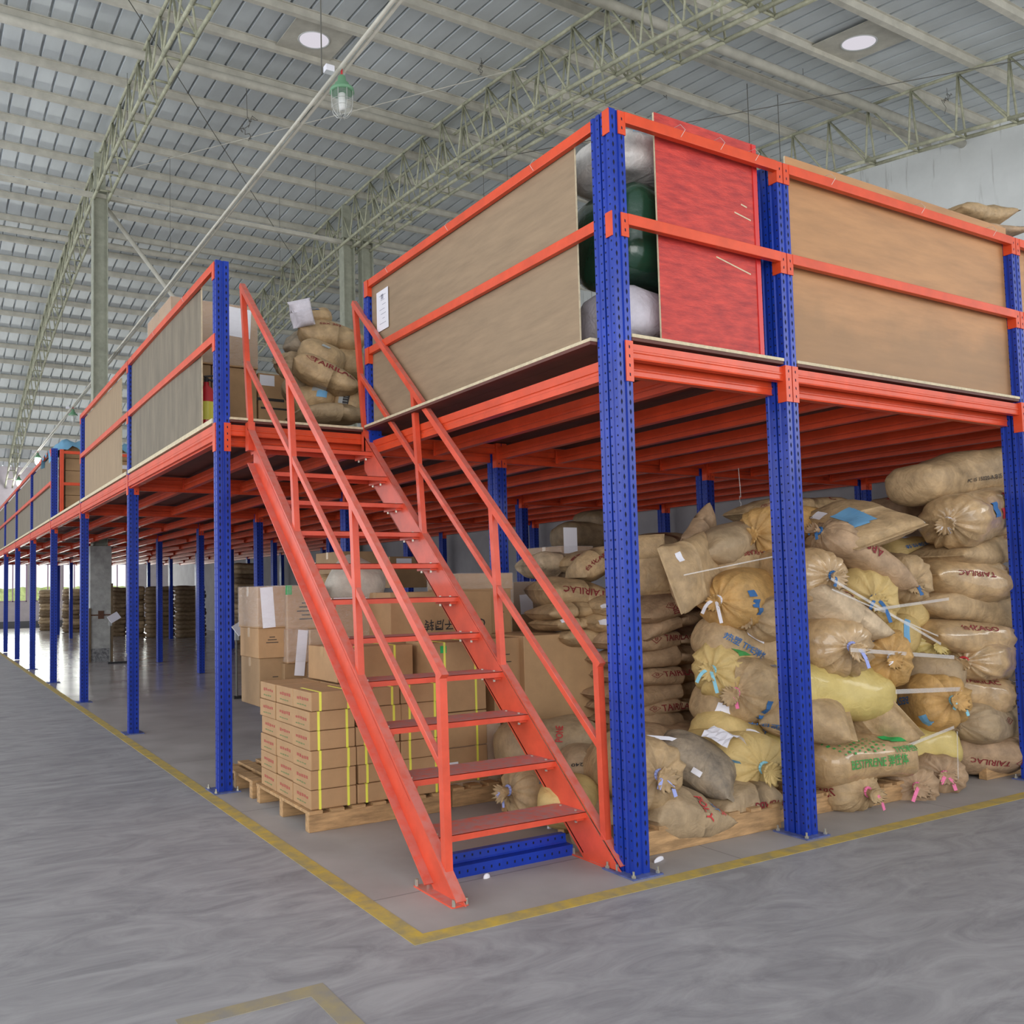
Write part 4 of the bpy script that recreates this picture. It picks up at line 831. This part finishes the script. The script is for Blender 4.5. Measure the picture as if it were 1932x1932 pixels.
mb = MB(); V = []; nx, ny = 12, 5
for j in range(ny+1):
    for i in range(nx+1): V.append((-.10+.42*i/nx, -.02-.20*j/ny+.06*i/nx, .03+.05*math.sin(i*.55)+.012*math.sin(i*2+j)-.03*j/ny))
mb.add(V, [(j*(nx+1)+i, j*(nx+1)+i+1, (j+1)*(nx+1)+i+1, (j+1)*(nx+1)+i) for j in range(ny) for i in range(nx)]); mb.build('sheet', M['paper'], pp)
wst = at(1225, 1392, .62); o = MB()
pts = [at(1218, 1390, .55), at(1262, 1393, .55), at(1300, 1402, .53), at(1330, 1418, .50), at(1352, 1433, .48)]
for a, b in zip(pts[:-1], pts[1:]): o.bar(a-pts[0], b-pts[0], .01, .022)
o = o.build('plastic_strip', M['paper']); o.location = pts[0]; tag(o, 'white plastic strip lying over the dirty stained sack', 'plastic strip')
# stretch film strands over the mixed pile
mb = MB(); sc0 = at(1600, 1200, .12)
for (a, b, wd) in ((at(1568, 1092, .16), at(1775, 1215, .22), .018), (at(1570, 1112, .16), at(1770, 1200, .25), .010), (at(1650, 1150, .12), at(1790, 1130, .3), .02), (at(1605, 1226, .10), at(1800, 1240, .22), .026), (at(1690, 1305, .10), at(1815, 1300, .2), .03), (at(1700, 1412, .12), at(1800, 1372, .16), .02), (at(1806, 1380, .12), at(1808, 1470, .1), .022), (at(1290, 1085, .62), at(1460, 1050, .4), .008)):
    a, b = a-sc0, b-sc0; mb.bar(a, b, .003, wd)
o = mb.build('stretch_film', M['filmstrand']); o.location = sc0; tag(o, 'loose strands of clear stretch film drawn over the mixed sack pile', 'stretch film', kind='stuff')
# ================================================================== PALLETS
def pallet(label, x0, x1, y0, y1, h=.13, runners=3):
    t = thing('pallet', label, 'pallet', ((x0+x1)/2, (y0+y1)/2, 0))
    for i in range(runners):
        y = y0+(y1-y0-.06)*i/(runners-1); local(MB().box(x0, x1, y, y+.06, 0, h-.02), t).build('runner', M['wood'], t, bevel=.004)
    n = 7
    for i in range(n):
        x = x0+(x1-x0-.09)*i/(n-1); local(MB().box(x, x+.09, y0-.01, y1+.01, h-.02, h), t).build('deck_plank', M['wood'], t)
    return t
pallet('weathered pallet under the small strapped cartons', -1.10, -.12, 1.66, 2.62)
pallet('pale wooden pallet with a long front board, under the sacks by the corner post', .20, 1.40, .22, 1.46, .15)
pallet('wooden pallet end left of the second front post, under the mixed pile', 1.22, 2.02, .30, 1.3, .13)
pallet('wooden pallet under the right half of the mixed pile', 2.30, 3.24, .24, 1.2, .13)
pallet('wooden pallet under the stack at the right picture edge', 3.72, 4.9, .26, 1.3, .13)
pallet('wooden pallet under the large cartons behind the stairs', -.02, .95, 1.72, 2.7, .13)
pallet('wooden pallet under the neat sack stack', 1.05, 2.15, 1.52, 2.6, .13)
pallet('wooden pallet under the wrapped cartons behind the strapped ones', -1.10, -.1, 2.72, 3.5, .13)
# ================================================================== CARTONS
def carton(label, x0, x1, y0, y1, z0, z1, m='card', straps=(), items=(), tape=True, film=False, rot=0, group=None, name='carton', marks=None, bulge=0):
    cx, cy = (x0+x1)/2, (y0+y1)/2; t = thing(name, label, 'carton', (cx, cy, z0), group); t.rotation_euler = (0, 0, rot)
    a, b, h = (x1-x0)/2, (y1-y0)/2, z1-z0
    MB().box(-a, a, -b, b, 0, h).build('carton_body', M[m], t, bevel=.006)
    if tape: MB().box(-a-.001, -a, -.025, .025, h-.07, h).box(-a-.001, a+.001, -.025, .025, h, h+.001).build('tape', M['tape'], t)
    for s in straps:
        x = -a+2*a*s; MB().box(x-.008, x+.008, -b-.002, -b, 0, h+.002).box(x-.008, x+.008, -b-.002, b+.002, h, h+.002).build('strap', M['strap'], t)
    by = {}
    for (face, col, txt, u, v, size, ang) in items:
        d = by.setdefault((col, txt is None), MB())
        if txt is None: V, F = rect_grid(size[0], size[1], 1, 1)
        else: V, F = glyphs(txt); V = V*size
        if len(V) == 0: continue
        an = math.radians(ang); V = np.stack([V[:, 0]*math.cos(an)-V[:, 1]*math.sin(an), V[:, 0]*math.sin(an)+V[:, 1]*math.cos(an)], 1)
        e = .0016 if txt is None else .0022
        if face == 'f': d.add([(-a+2*a*u+p, -b-e, h*v+q) for p, q in V], F)
        else: d.add([(-a-e, b-2*b*u-p, h*v+q) for p, q in V], F)
    for (col, pch), d in by.items(): d.build('label' if pch and col in ('paper', 'green') else 'printed_mark', M[col], t)
    if marks:
        mb = MB(); r = np.random.default_rng(int(abs(cx*100+cy*1000+z0*77)) % 9999)
        for i, col in enumerate(('dullred', 'dullgreen')):
            mb = MB()
            for q in range(5 if i == 0 else 4):
                yy = b*.55-(q*.26*b)-.02; zz = h*(.60 if i == 0 else .26); hh = h*(.20 if i == 0 else .09)
                mb.box(-a-.0016, -a, yy-.09*b, yy+.09*b, zz-hh*r.uniform(.5, 1)/2, zz+hh*r.uniform(.4, 1)/2)
            mb.build('printed_mark', M[col], t)
    if film: MB().box(-a-.006, a+.006, -b-.006, b+.006, h*.02, h+.006).build('film_wrap', M['filmwrap'], t, bevel=.012)
    return t
# crinkled film
fm = clear('crinkled_film', (.92, .92, .94), .19, .06); M['filmwrap'] = fm
nt0 = fm.node_tree; n0 = nt0.nodes.new('ShaderNodeTexNoise'); n0.inputs['Scale'].default_value = 9; n0.inputs['Detail'].default_value = 3; n0.inputs['Distortion'].default_value = 2.5
tc0 = nt0.nodes.new('ShaderNodeTexCoord'); mp0 = nt0.nodes.new('ShaderNodeMapping'); mp0.inputs['Scale'].default_value = (1, 1, 2.2); nt0.links.new(tc0.outputs['Object'], mp0.inputs[0]); nt0.links.new(mp0.outputs[0], n0.inputs[0])
b0 = nt0.nodes.new('ShaderNodeBump'); b0.inputs['Strength'].default_value = .9; b0.inputs['Distance'].default_value = .03; nt0.links.new(n0.outputs[0], b0.inputs['Height']); nt0.links.new(b0.outputs[0], nt0.nodes['Principled BSDF'].inputs['Normal'])
# small strapped cartons, 3 x 3 x 6 on the pallet
g = 'small strapped cartons under the stairs'; hh = .121
RW = ['bottom', 'second', 'third', 'fourth', 'fifth', 'top']; CX = ['left', 'middle', 'right']; CY = ['front', 'second', 'rear']
for ix in range(3):
    for iy in range(3):
        for iz in range(6):
            if ix == 1 and iy == 1 and iz < 5 or (iy == 2 and ix > 0 and iz < 5) or (iy == 1 and ix == 2 and iz < 5): continue
            jx, jy = random.uniform(-.006, .006), random.uniform(-.006, .006); x = -1.075+.322*ix+jx; y = 1.675+.305*iy+jy
            carton('small printed carton with yellow straps: %s layer, %s column, %s row from the aisle' % (RW[iz], CX[ix], CY[iy]), x, x+.315, y, y+.30, .132+hh*iz, .132+hh*(iz+1)-.003, 'card', (.2, .82) if iy == 0 else (), (), False, False, random.uniform(-.012, .012), g, marks=True)
# taller strapped cartons behind them
for i in range(4):
    z = .14+.245*i; carton('larger strapped carton behind the small ones: %s of a column of four' % ['lowest', 'second lowest', 'third', 'topmost'][i], -.10, .33, 1.80, 2.2, z, z+.24, 'card', (.22, .80), [('f', 'paper', None, .3, .4, (.10, .10), 0)] if i == 0 else ([('f', 'green', None, .2, .8, (.05, .05), 0)] if i == 3 else []), True, False, random.uniform(-.02, .02), 'larger strapped cartons behind the small ones')
carton('strapped carton with a white taped paper, resting on the small cartons', -.74, -.14, 2.02, 2.5, .864, 1.10, 'card', (.25, .75), [('f', 'paper', None, .18, .5, (.13, .2), -5)], True, False, .02)
def pxbox(label, u0, v0, u1, v1, Y, d, **k):
    a = at(u0, v0, Y); b = at(u1, v1, Y); return carton(label, a[0], b[0], Y, Y+d, b[2], a[2], **k)
tx = lambda n, u, v, s=.03, face='f': [(face, 'black', None, u, v-.09*i, (s*(2.2+1.3*((i*7) % 3)), s*.3), 0) for i in range(n)]
pxbox('film wrapped carton with a long white slip, left end of the row behind the stairs', 486, 1107, 540, 1184, 2.75, .45, m='card', items=[('f', 'paper', None, .35, .5, (.10, .30), 4)], film=True)
pxbox('film wrapped carton with lines of dark print, behind the left stringer', 541, 1105, 612, 1186, 2.72, .45, m='card2', items=tx(5, .5, .6)+[('f', 'green', None, .05, .9, (.05, .07), 0)], film=True)
pxbox('carton with small dark print under the left wrapped one', 487, 1186, 540, 1240, 2.76, .42, m='card', items=tx(3, .5, .7, .02))
pxbox('carton with a curled white slip hanging on it, left of the stair stringer', 542, 1188, 582, 1250, 2.70, .42, m='card', items=[('f', 'paper', None, .65, .3, (.08, .34), -6)], film=True)
pxbox('tall plain carton at the lower left behind the small strapped ones', 489, 1242, 540, 1330, 2.78, .42, m='card3', items=tx(2, .6, .6, .02))
pxbox('rounded brown carton behind the small strapped cartons, below the white slip', 536, 1252, 585, 1318, 2.72, .40, m='card3')
pxbox('crinkly film wrapped carton seen between the stair stringer and handrail', 584, 1188, 640, 1318, 2.68, .40, m='card2', items=[('f', 'green', None, .55, .45, (.08, .08), 8), ('f', 'paper', None, .3, .12, (.18, .10), 0), ('f', 'brightred', None, .75, .12, (.08, .08), 0)], film=True)
pxbox('film wrapped carton behind the third mid rail, white label on its top', 614, 1128, 712, 1208, 2.60, .45, m='card2', items=[('f', 'paper', None, .5, .92, (.3, .05), 0)], film=True)
pxbox('carton with upside-down black lettering behind the middle treads', 736, 1118, 930, 1226, 2.25, .50, m='card', items=[('f', 'black', 'CDC盒子周转', .62, .47, .09, 180), ('f', 'green', None, .22, .2, (.09, .10), 0)])
pxbox('large plain carton below the one with black lettering', 828, 1228, 928, 1360, 2.05, .55, m='card3', items=[('f', 'black', '易 碎', .35, .45, .07, 180), ('f', 'green', None, .7, .92, (.10, .06), 0)])
pxbox('big bright plain carton left of the corner post', 988, 1200, 1124, 1352, 1.80, .60, m='card2')
pxbox('narrow carton between the plain big one and the stair stringer', 930, 1205, 986, 1356, 1.86, .55, m='card', items=tx(2, .5, .8, .02))
pxbox('carton under the big bright plain one', 950, 1356, 1120, 1420, 1.84, .55, m='card', film=False)
pxbox('bulging film wrapped carton low behind the bottom treads', 842, 1370, 948, 1502, 1.82, .45, m='card2', film=True)
pxbox('tall brown carton with printed rows, right of the upper stringer', 868, 1112, 966, 1202, 2.35, .5, m='card', items=tx(3, .75, .7, .02))
pxbox('film topped carton on the tall brown one', 866, 1082, 968, 1112, 2.4, .5, m='card2', film=True)
pxbox('dull carton with a white sheet and tape far behind the right handrail', 968, 1098, 1038, 1160, 2.9, .6, m='card3', items=[('f', 'paper', None, .35, .3, (.14, .2), 4)], film=True)
pxbox('dull carton with a green sticker under the taped one', 966, 1160, 1050, 1204, 2.85, .6, m='card3', items=[('f', 'green', None, .6, .5, (.05, .10), 0)])
pxbox('upright brown carton topped with torn white plastic, under the deck', 1058, 1030, 1120, 1082, 2.9, .5, m='card', items=[('f', 'paper', None, .3, 1.2, (.16, .24), 0)], film=True)
pxbox('dim brown carton far back under the deck behind the stair', 640, 1040, 722, 1100, 4.6, .6, m='card3')
pxbox('dim carton with a pale label far back behind the upper treads', 735, 1050, 812, 1108, 5.4, .6, m='card3', items=[('f', 'paper', None, .35, .8, (.2, .1), 0)])
sack('grey white stuffed sack lying on the cartons behind the upper treads', at(625, 1085, 2.75), at(722, 1135, 2.6), .5, .42, 'round', 'greywhite', [], None, None, roll=.4)
sack('brown kraft lump behind the left stringer on the wrapped cartons', at(590, 1112, 3.0), at(660, 1112, 2.95), .4, .22, 'round', 'tan')
# ================================================================== FAR SACK STACKS UNDER THE DECK
g = 'brown sacks stacked at the far end under the deck'
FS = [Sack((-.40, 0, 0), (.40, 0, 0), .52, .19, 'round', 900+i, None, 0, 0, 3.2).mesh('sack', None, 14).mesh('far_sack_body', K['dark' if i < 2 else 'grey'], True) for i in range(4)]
def far_stack(u0, u1, vt, Y, dy, pale=False):
    a = at(u0, vt, Y); b = at(u1, vt, Y); wd = b[0]-a[0]; nc = max(1, round(wd/.78)); nl = max(1, round((a[2]-.02)/.145))
    for c in range(nc):
        for l in range(nl):
            o = link('sack', FS[(c*3+l*5) % (2 if not pale else 4)]); o.location = (a[0]+(c+.5)*wd/nc+random.uniform(-.03, .03), Y+random.uniform(-.03, .06), .08+.145*l); o.rotation_euler = (random.uniform(-.03, .03), random.uniform(-.04, .04), random.uniform(-.12, .12)+(PI/2 if dy else 0)); o.scale = (wd/nc/.78, 1, 1)
            tag(o, 'brown sack in the dark stacks at the far end under the deck', 'sack', g)
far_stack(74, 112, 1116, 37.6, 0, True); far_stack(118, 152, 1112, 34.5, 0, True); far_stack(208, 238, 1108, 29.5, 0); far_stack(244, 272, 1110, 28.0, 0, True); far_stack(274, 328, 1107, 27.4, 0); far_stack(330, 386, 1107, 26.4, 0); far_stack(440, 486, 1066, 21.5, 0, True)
# ================================================================== SIGN STANDS
for (u, v, Y, lb) in ((208, 1252, 16.4, 'thin stand with a tilted white board beside the white concrete column base'), (447, 1318, 8.6, 'thin stand with a tilted white board just right of the front left post')):
    p = at(u, v, Y); t = thing('sign_stand', lb, 'sign stand', (p[0], Y, 0))
    MB().box(-.05, .35, -.03, .03, 0, .04).build('foot', M['rubber'], t); MB().tube((0, 0, .04), (0, 0, .88), .014, 8).build('pole', M['darkwire'], t)
    MB().bar((0, -.02, .82), (.0, -.02, .95), .03, .06).build('clamp', M['steel'], t)
    o = MB().box(-.13, .13, -.006, .006, -.085, .085).build('board', M['paper'], t); o.location = (.08, 0, 1.0); o.rotation_euler = (-.5, -.45, .35)
# ================================================================== GOODS ON THE DECK
Z0 = ZDT+.002
def dbox(label, u0, v0, u1, Y, d, z0, **k):
    a = at(u0, v0, Y); b = at(u1, v0, Y); return carton(label, a[0], b[0], Y, Y+d, z0, a[2], **k)
zb = at(460, 700, 5.0)[2]
pxbox('tall film wrapped carton load with a white sheet, behind the left guard panel', 322, 558, 487, 697, 5.0, 1.0, m='card', items=[('f', 'paper', None, .78, .72, (.24, .30), -3)]+tx(4, .85, .18, .02), film=True)
zl = at(486, 697, 5.0)[2]
carton('carton under the wrapped load on the deck, small dark print low on its face', at(400, 700, 5.02)[0], at(484, 700, 5.02)[0], 5.02, 5.9, Z0, zl-.003, m='card', items=[('f', 'black', None, .75, .42, (.2, .02), 0)]+tx(3, .7, .3, .025)+[('f', 'black', None, .5, .08, (.45, .02), 0)])
carton('wrapped carton at the back left under the film wrapped load', at(330, 700, 5.02)[0], at(398, 700, 5.02)[0], 5.02, 5.9, Z0, zl-.003, m='card3')
a = at(487, 703, 5.04); b = at(562, 703, 5.04)
carton('carton with a white label and a black smear at the head of the stairs', a[0], b[0], 5.04, 5.8, Z0, a[2], m='card', items=[('f', 'paper', None, .22, .92, (.16, .11), 0), ('f', 'black', None, .3, .36, (.17, .06), 8), ('f', 'black', None, .3, .70, (.3, .03), 0), ('f', 'black', None, .4, .60, (.3, .02), 0), ('f', 'black', None, .5, .12, (.34, .02), 0)], film=False)
g = 'sacks in the heap at the head of the stairs'; YS = 4.1
sack('flat sack lying at the bottom of the heap at the head of the stairs', at(556, 780, 3.75), at(690, 788, 3.7), .5, .17, 'pillow', 'grey', [], None, g)
sack('shiny sack with grey blue torn print, bottom left of the deck heap', at(562, 752, 4.0), at(642, 758, 3.75), .46, .29, 'round', 'tan', [P_(.3, 35, .12, .12, 'steel'), P_(.5, 10, .09, .07, 'paleblue')], None, g)
sack('shiny sack with black and white print, bottom right of the deck heap', at(636, 762, 4.0), at(705, 770, 3.75), .44, .29, 'round', 'tan', [P_(-.25, 12, .09, .12, 'steel'), P_(-.1, 5, .06, .08, 'black')], None, g)
sack('kraft sack with a plain red name slanting across the deck heap', at(556, 684, 3.72), at(680, 736, 3.52), .44, .26, 'pillow', 'tan', [T_(TRL, .15, 22, .10), D_(-.52, 25, .06)], None, g)
sack('kraft sack with torn open end in the middle of the deck heap', at(570, 662, 4.1), at(642, 690, 3.85), .44, .28, 'round', 'tan', [P_(.3, 50, .08, .05, 'steel')], None, g)
sack('kraft sack at the right of the deck heap behind the handrail post', at(634, 684, 4.1), at(700, 690, 3.9), .44, .30, 'round', 'tan', [], None, g)
sack('kraft sack with faint red heading high on the deck heap', at(564, 628, 4.2), at(690, 650, 4.0), .48, .28, 'pillow', 'tan', [T_('SBX 303', -.1, 30, .06), D_(.6, 30, .04)], None, g)
sack('small open topped sack on the left side of the deck heap', at(572, 706, 4.3), at(528, 682, 4.15), .34, .26, 'tied', 'grey', [], None, g)
sack('dark creased sack at the upper left of the deck heap', at(600, 650, 4.4), at(535, 656, 4.3), .40, .26, 'taper', 'dirty', [], None, g)
sack('small sack with bright blue print at the top of the deck heap', at(566, 607, 4.25), at(626, 597, 4.2), .36, .18, 'round', 'tan', [P_(-.1, 45, .08, .09, 'blueprint')], None, g)
sack('crumpled white open sack standing on top of the deck heap', at(574, 616, 4.1), at(563, 566, 4.05), .22, .11, 'pillow', 'white', [], None, g, wv=(1, -.3, 0), lump=2)
sack('yellowish loose sack squeezed left of the bottom shiny one on the deck', at(540, 720, 4.4), at(580, 760, 4.3), .4, .3, 'round', 'grey', [], None, g)
# bagged bales behind the corner post
g = 'bagged bales behind the corner post on the deck'
sack('lilac white woven bale on the deck behind the corner post', (.10, .22, 3.0), (.95, .24, 3.0), .52, .32, 'round', 'white', [], None, g, pw=3)
sack('dark green film wrapped bale between two white ones behind the corner post', (.10, .22, 3.46), (.95, .24, 3.46), .54, .60, 'round', 'bale', [], None, g, pw=4)
sack('white clear bagged bale with faint blue print on top behind the corner post', (.10, .22, 3.91), (.95, .24, 3.91), .52, .30, 'round', 'wtop', [T_('注意', -.62, 32, .06, 'paleblue')], None, g, pw=3)
# cartons and sacks behind the front panels
for i in range(3): carton('plain carton in the column behind the red panel, %s' % ['bottom one', 'middle one', 'top one'][i], 1.10, 1.62, .45, 1.0, Z0+.40*i, Z0+.40*i+.395, 'card')
for i in range(3): carton('big carton behind the orange brown panel, %s' % ['bottom one', 'middle one', 'top one'][i], 3.0, 4.4, .35, 1.2, Z0+.40*i, Z0+.40*i+.395, 'card')
sack('flattened sack with red print lying above the right front panel', at(1770, 440, .62), at(1915, 443, .58), .42, .10, 'pillow', 'pinkish', [T_('聚丙', .7, 20, .05)], None, None)
sack('crumpled kraft sack with a seam, lying highest above the right front panel', at(1782, 404, .70), at(1890, 410, .60), .42, .19, 'seam', 'tan', [], None, None)
# extinguisher
ex = thing('fire_extinguisher', 'red fire extinguisher standing on the deck at the head of the stairs', 'fire extinguisher', (-1.06, 3.95, Z0))
MB().lathe([(0, 0), (.075, 0), (.078, .02), (.078, .36), (.06, .42), (.025, .45), (.025, .48), (0, .48)], 24).build('cylinder', M['red'], ex, True)
MB().lathe([(.079, .14), (.079, .30)], 24).build('label_band', M['strap'], ex)
MB().tube((0, 0, .48), (0, 0, .52), .02, 10).bar((-.02, 0, .53), (.10, 0, .55), .02, .012).bar((-.02, 0, .51), (.09, 0, .50), .02, .012).build('valve_handle', M['rubber'], ex)
MB().path([(.02, -.02, .50), (.09, -.04, .47), (.105, -.05, .38), (.10, -.06, .26), (.09, -.06, .20)], .009, 8).build('hose', M['rubber'], ex)
# far deck load with blue tarp and orange gate
xg = XC[0]+.12; a = at(150, 905, 12.5)
gt = thing('guard_gate', 'open orange guard frame standing on the far left deck', 'gate', (xg, 12.55, ZDT))
w_ = 1.5
local(MB().box(xg, xg+.06, 12.55, 12.61, ZDT, 4.02).box(xg+w_, xg+w_+.06, 12.55, 12.61, ZDT, 4.02), gt).build('upright', M['orange'], gt)
for z in (3.95, 3.4): local(MB().box(xg+.06, xg+w_, 12.56, 12.60, z, z+.05), gt).build('bar', M['orange'], gt)
for i in range(6): carton('flat printed carton in the far deck load under blue sheeting, %s from the bottom' % ORD[i], xg+.15, xg+1.4, 13.0, 13.9, Z0+.22*i+.001, Z0+.22*i+.215, 'card2', (), [('f', 'redprint', None, .4, .5, (.35, .06), 3), ('f', 'paper', None, .8, .5, (.14, .07), 0)])
tp = thing('blue_sheeting', 'crumpled pale blue plastic sheeting on the far deck load', 'plastic sheet', (xg+.7, 13.4, Z0+1.325))
mb = MB(); V = []; nx, ny = 22, 14
for j in range(ny+1):
    for i in range(nx+1):
        x = -.85+1.7*i/nx; y = -.6+1.2*j/ny; ed = max(abs(x)-.63, 0)+max(abs(y)-.46, 0); V.append((x, y, .03+.10*abs(math.sin(i*.9+j*.6))*(.4+.6*random.random())-ed*1.1))
mb.add(V, [(j*(nx+1)+i, j*(nx+1)+i+1, (j+1)*(nx+1)+i+1, (j+1)*(nx+1)+i) for j in range(ny) for i in range(nx)]); mb.build('sheet', M['tarp'], tp, True)
carton('white carton on the far end of the left deck near the lit lamps', -1.0, .2, 22.8, 23.8, Z0, Z0+1.35, 'paper', (), [('f', 'brightred', None, .7, .85, (.2, .06), 0)], False)
# bits of litter on the floor by the stair foot
for (u, v, sx, sy, lb, mm) in ((918, 1656, .05, .025, 'small pale lump of debris on the floor in front of the blue upright', 'paper'), (1243, 1624, .11, .02, 'white scrap beside the corner post foot', 'paper'), (1038, 1562, .05, .03, 'small crumpled white plastic scrap behind the bottom tread', 'paper')):
    d = CF+CR*(u-PPX)/FPX-CU*(v-PPY)/FPX; p = CP-d*CP[2]/d[2]
    o = MB().lathe([(0, .0), (1, .0), (.9, .012), (.5, .02), (0, .022)], 9).build('debris', M[mm], None, True); o.location = (p[0], p[1], 0); o.scale = (sx/2, sy/2, 1); o.rotation_euler = (0, 0, .3); tag(o, lb, 'debris')
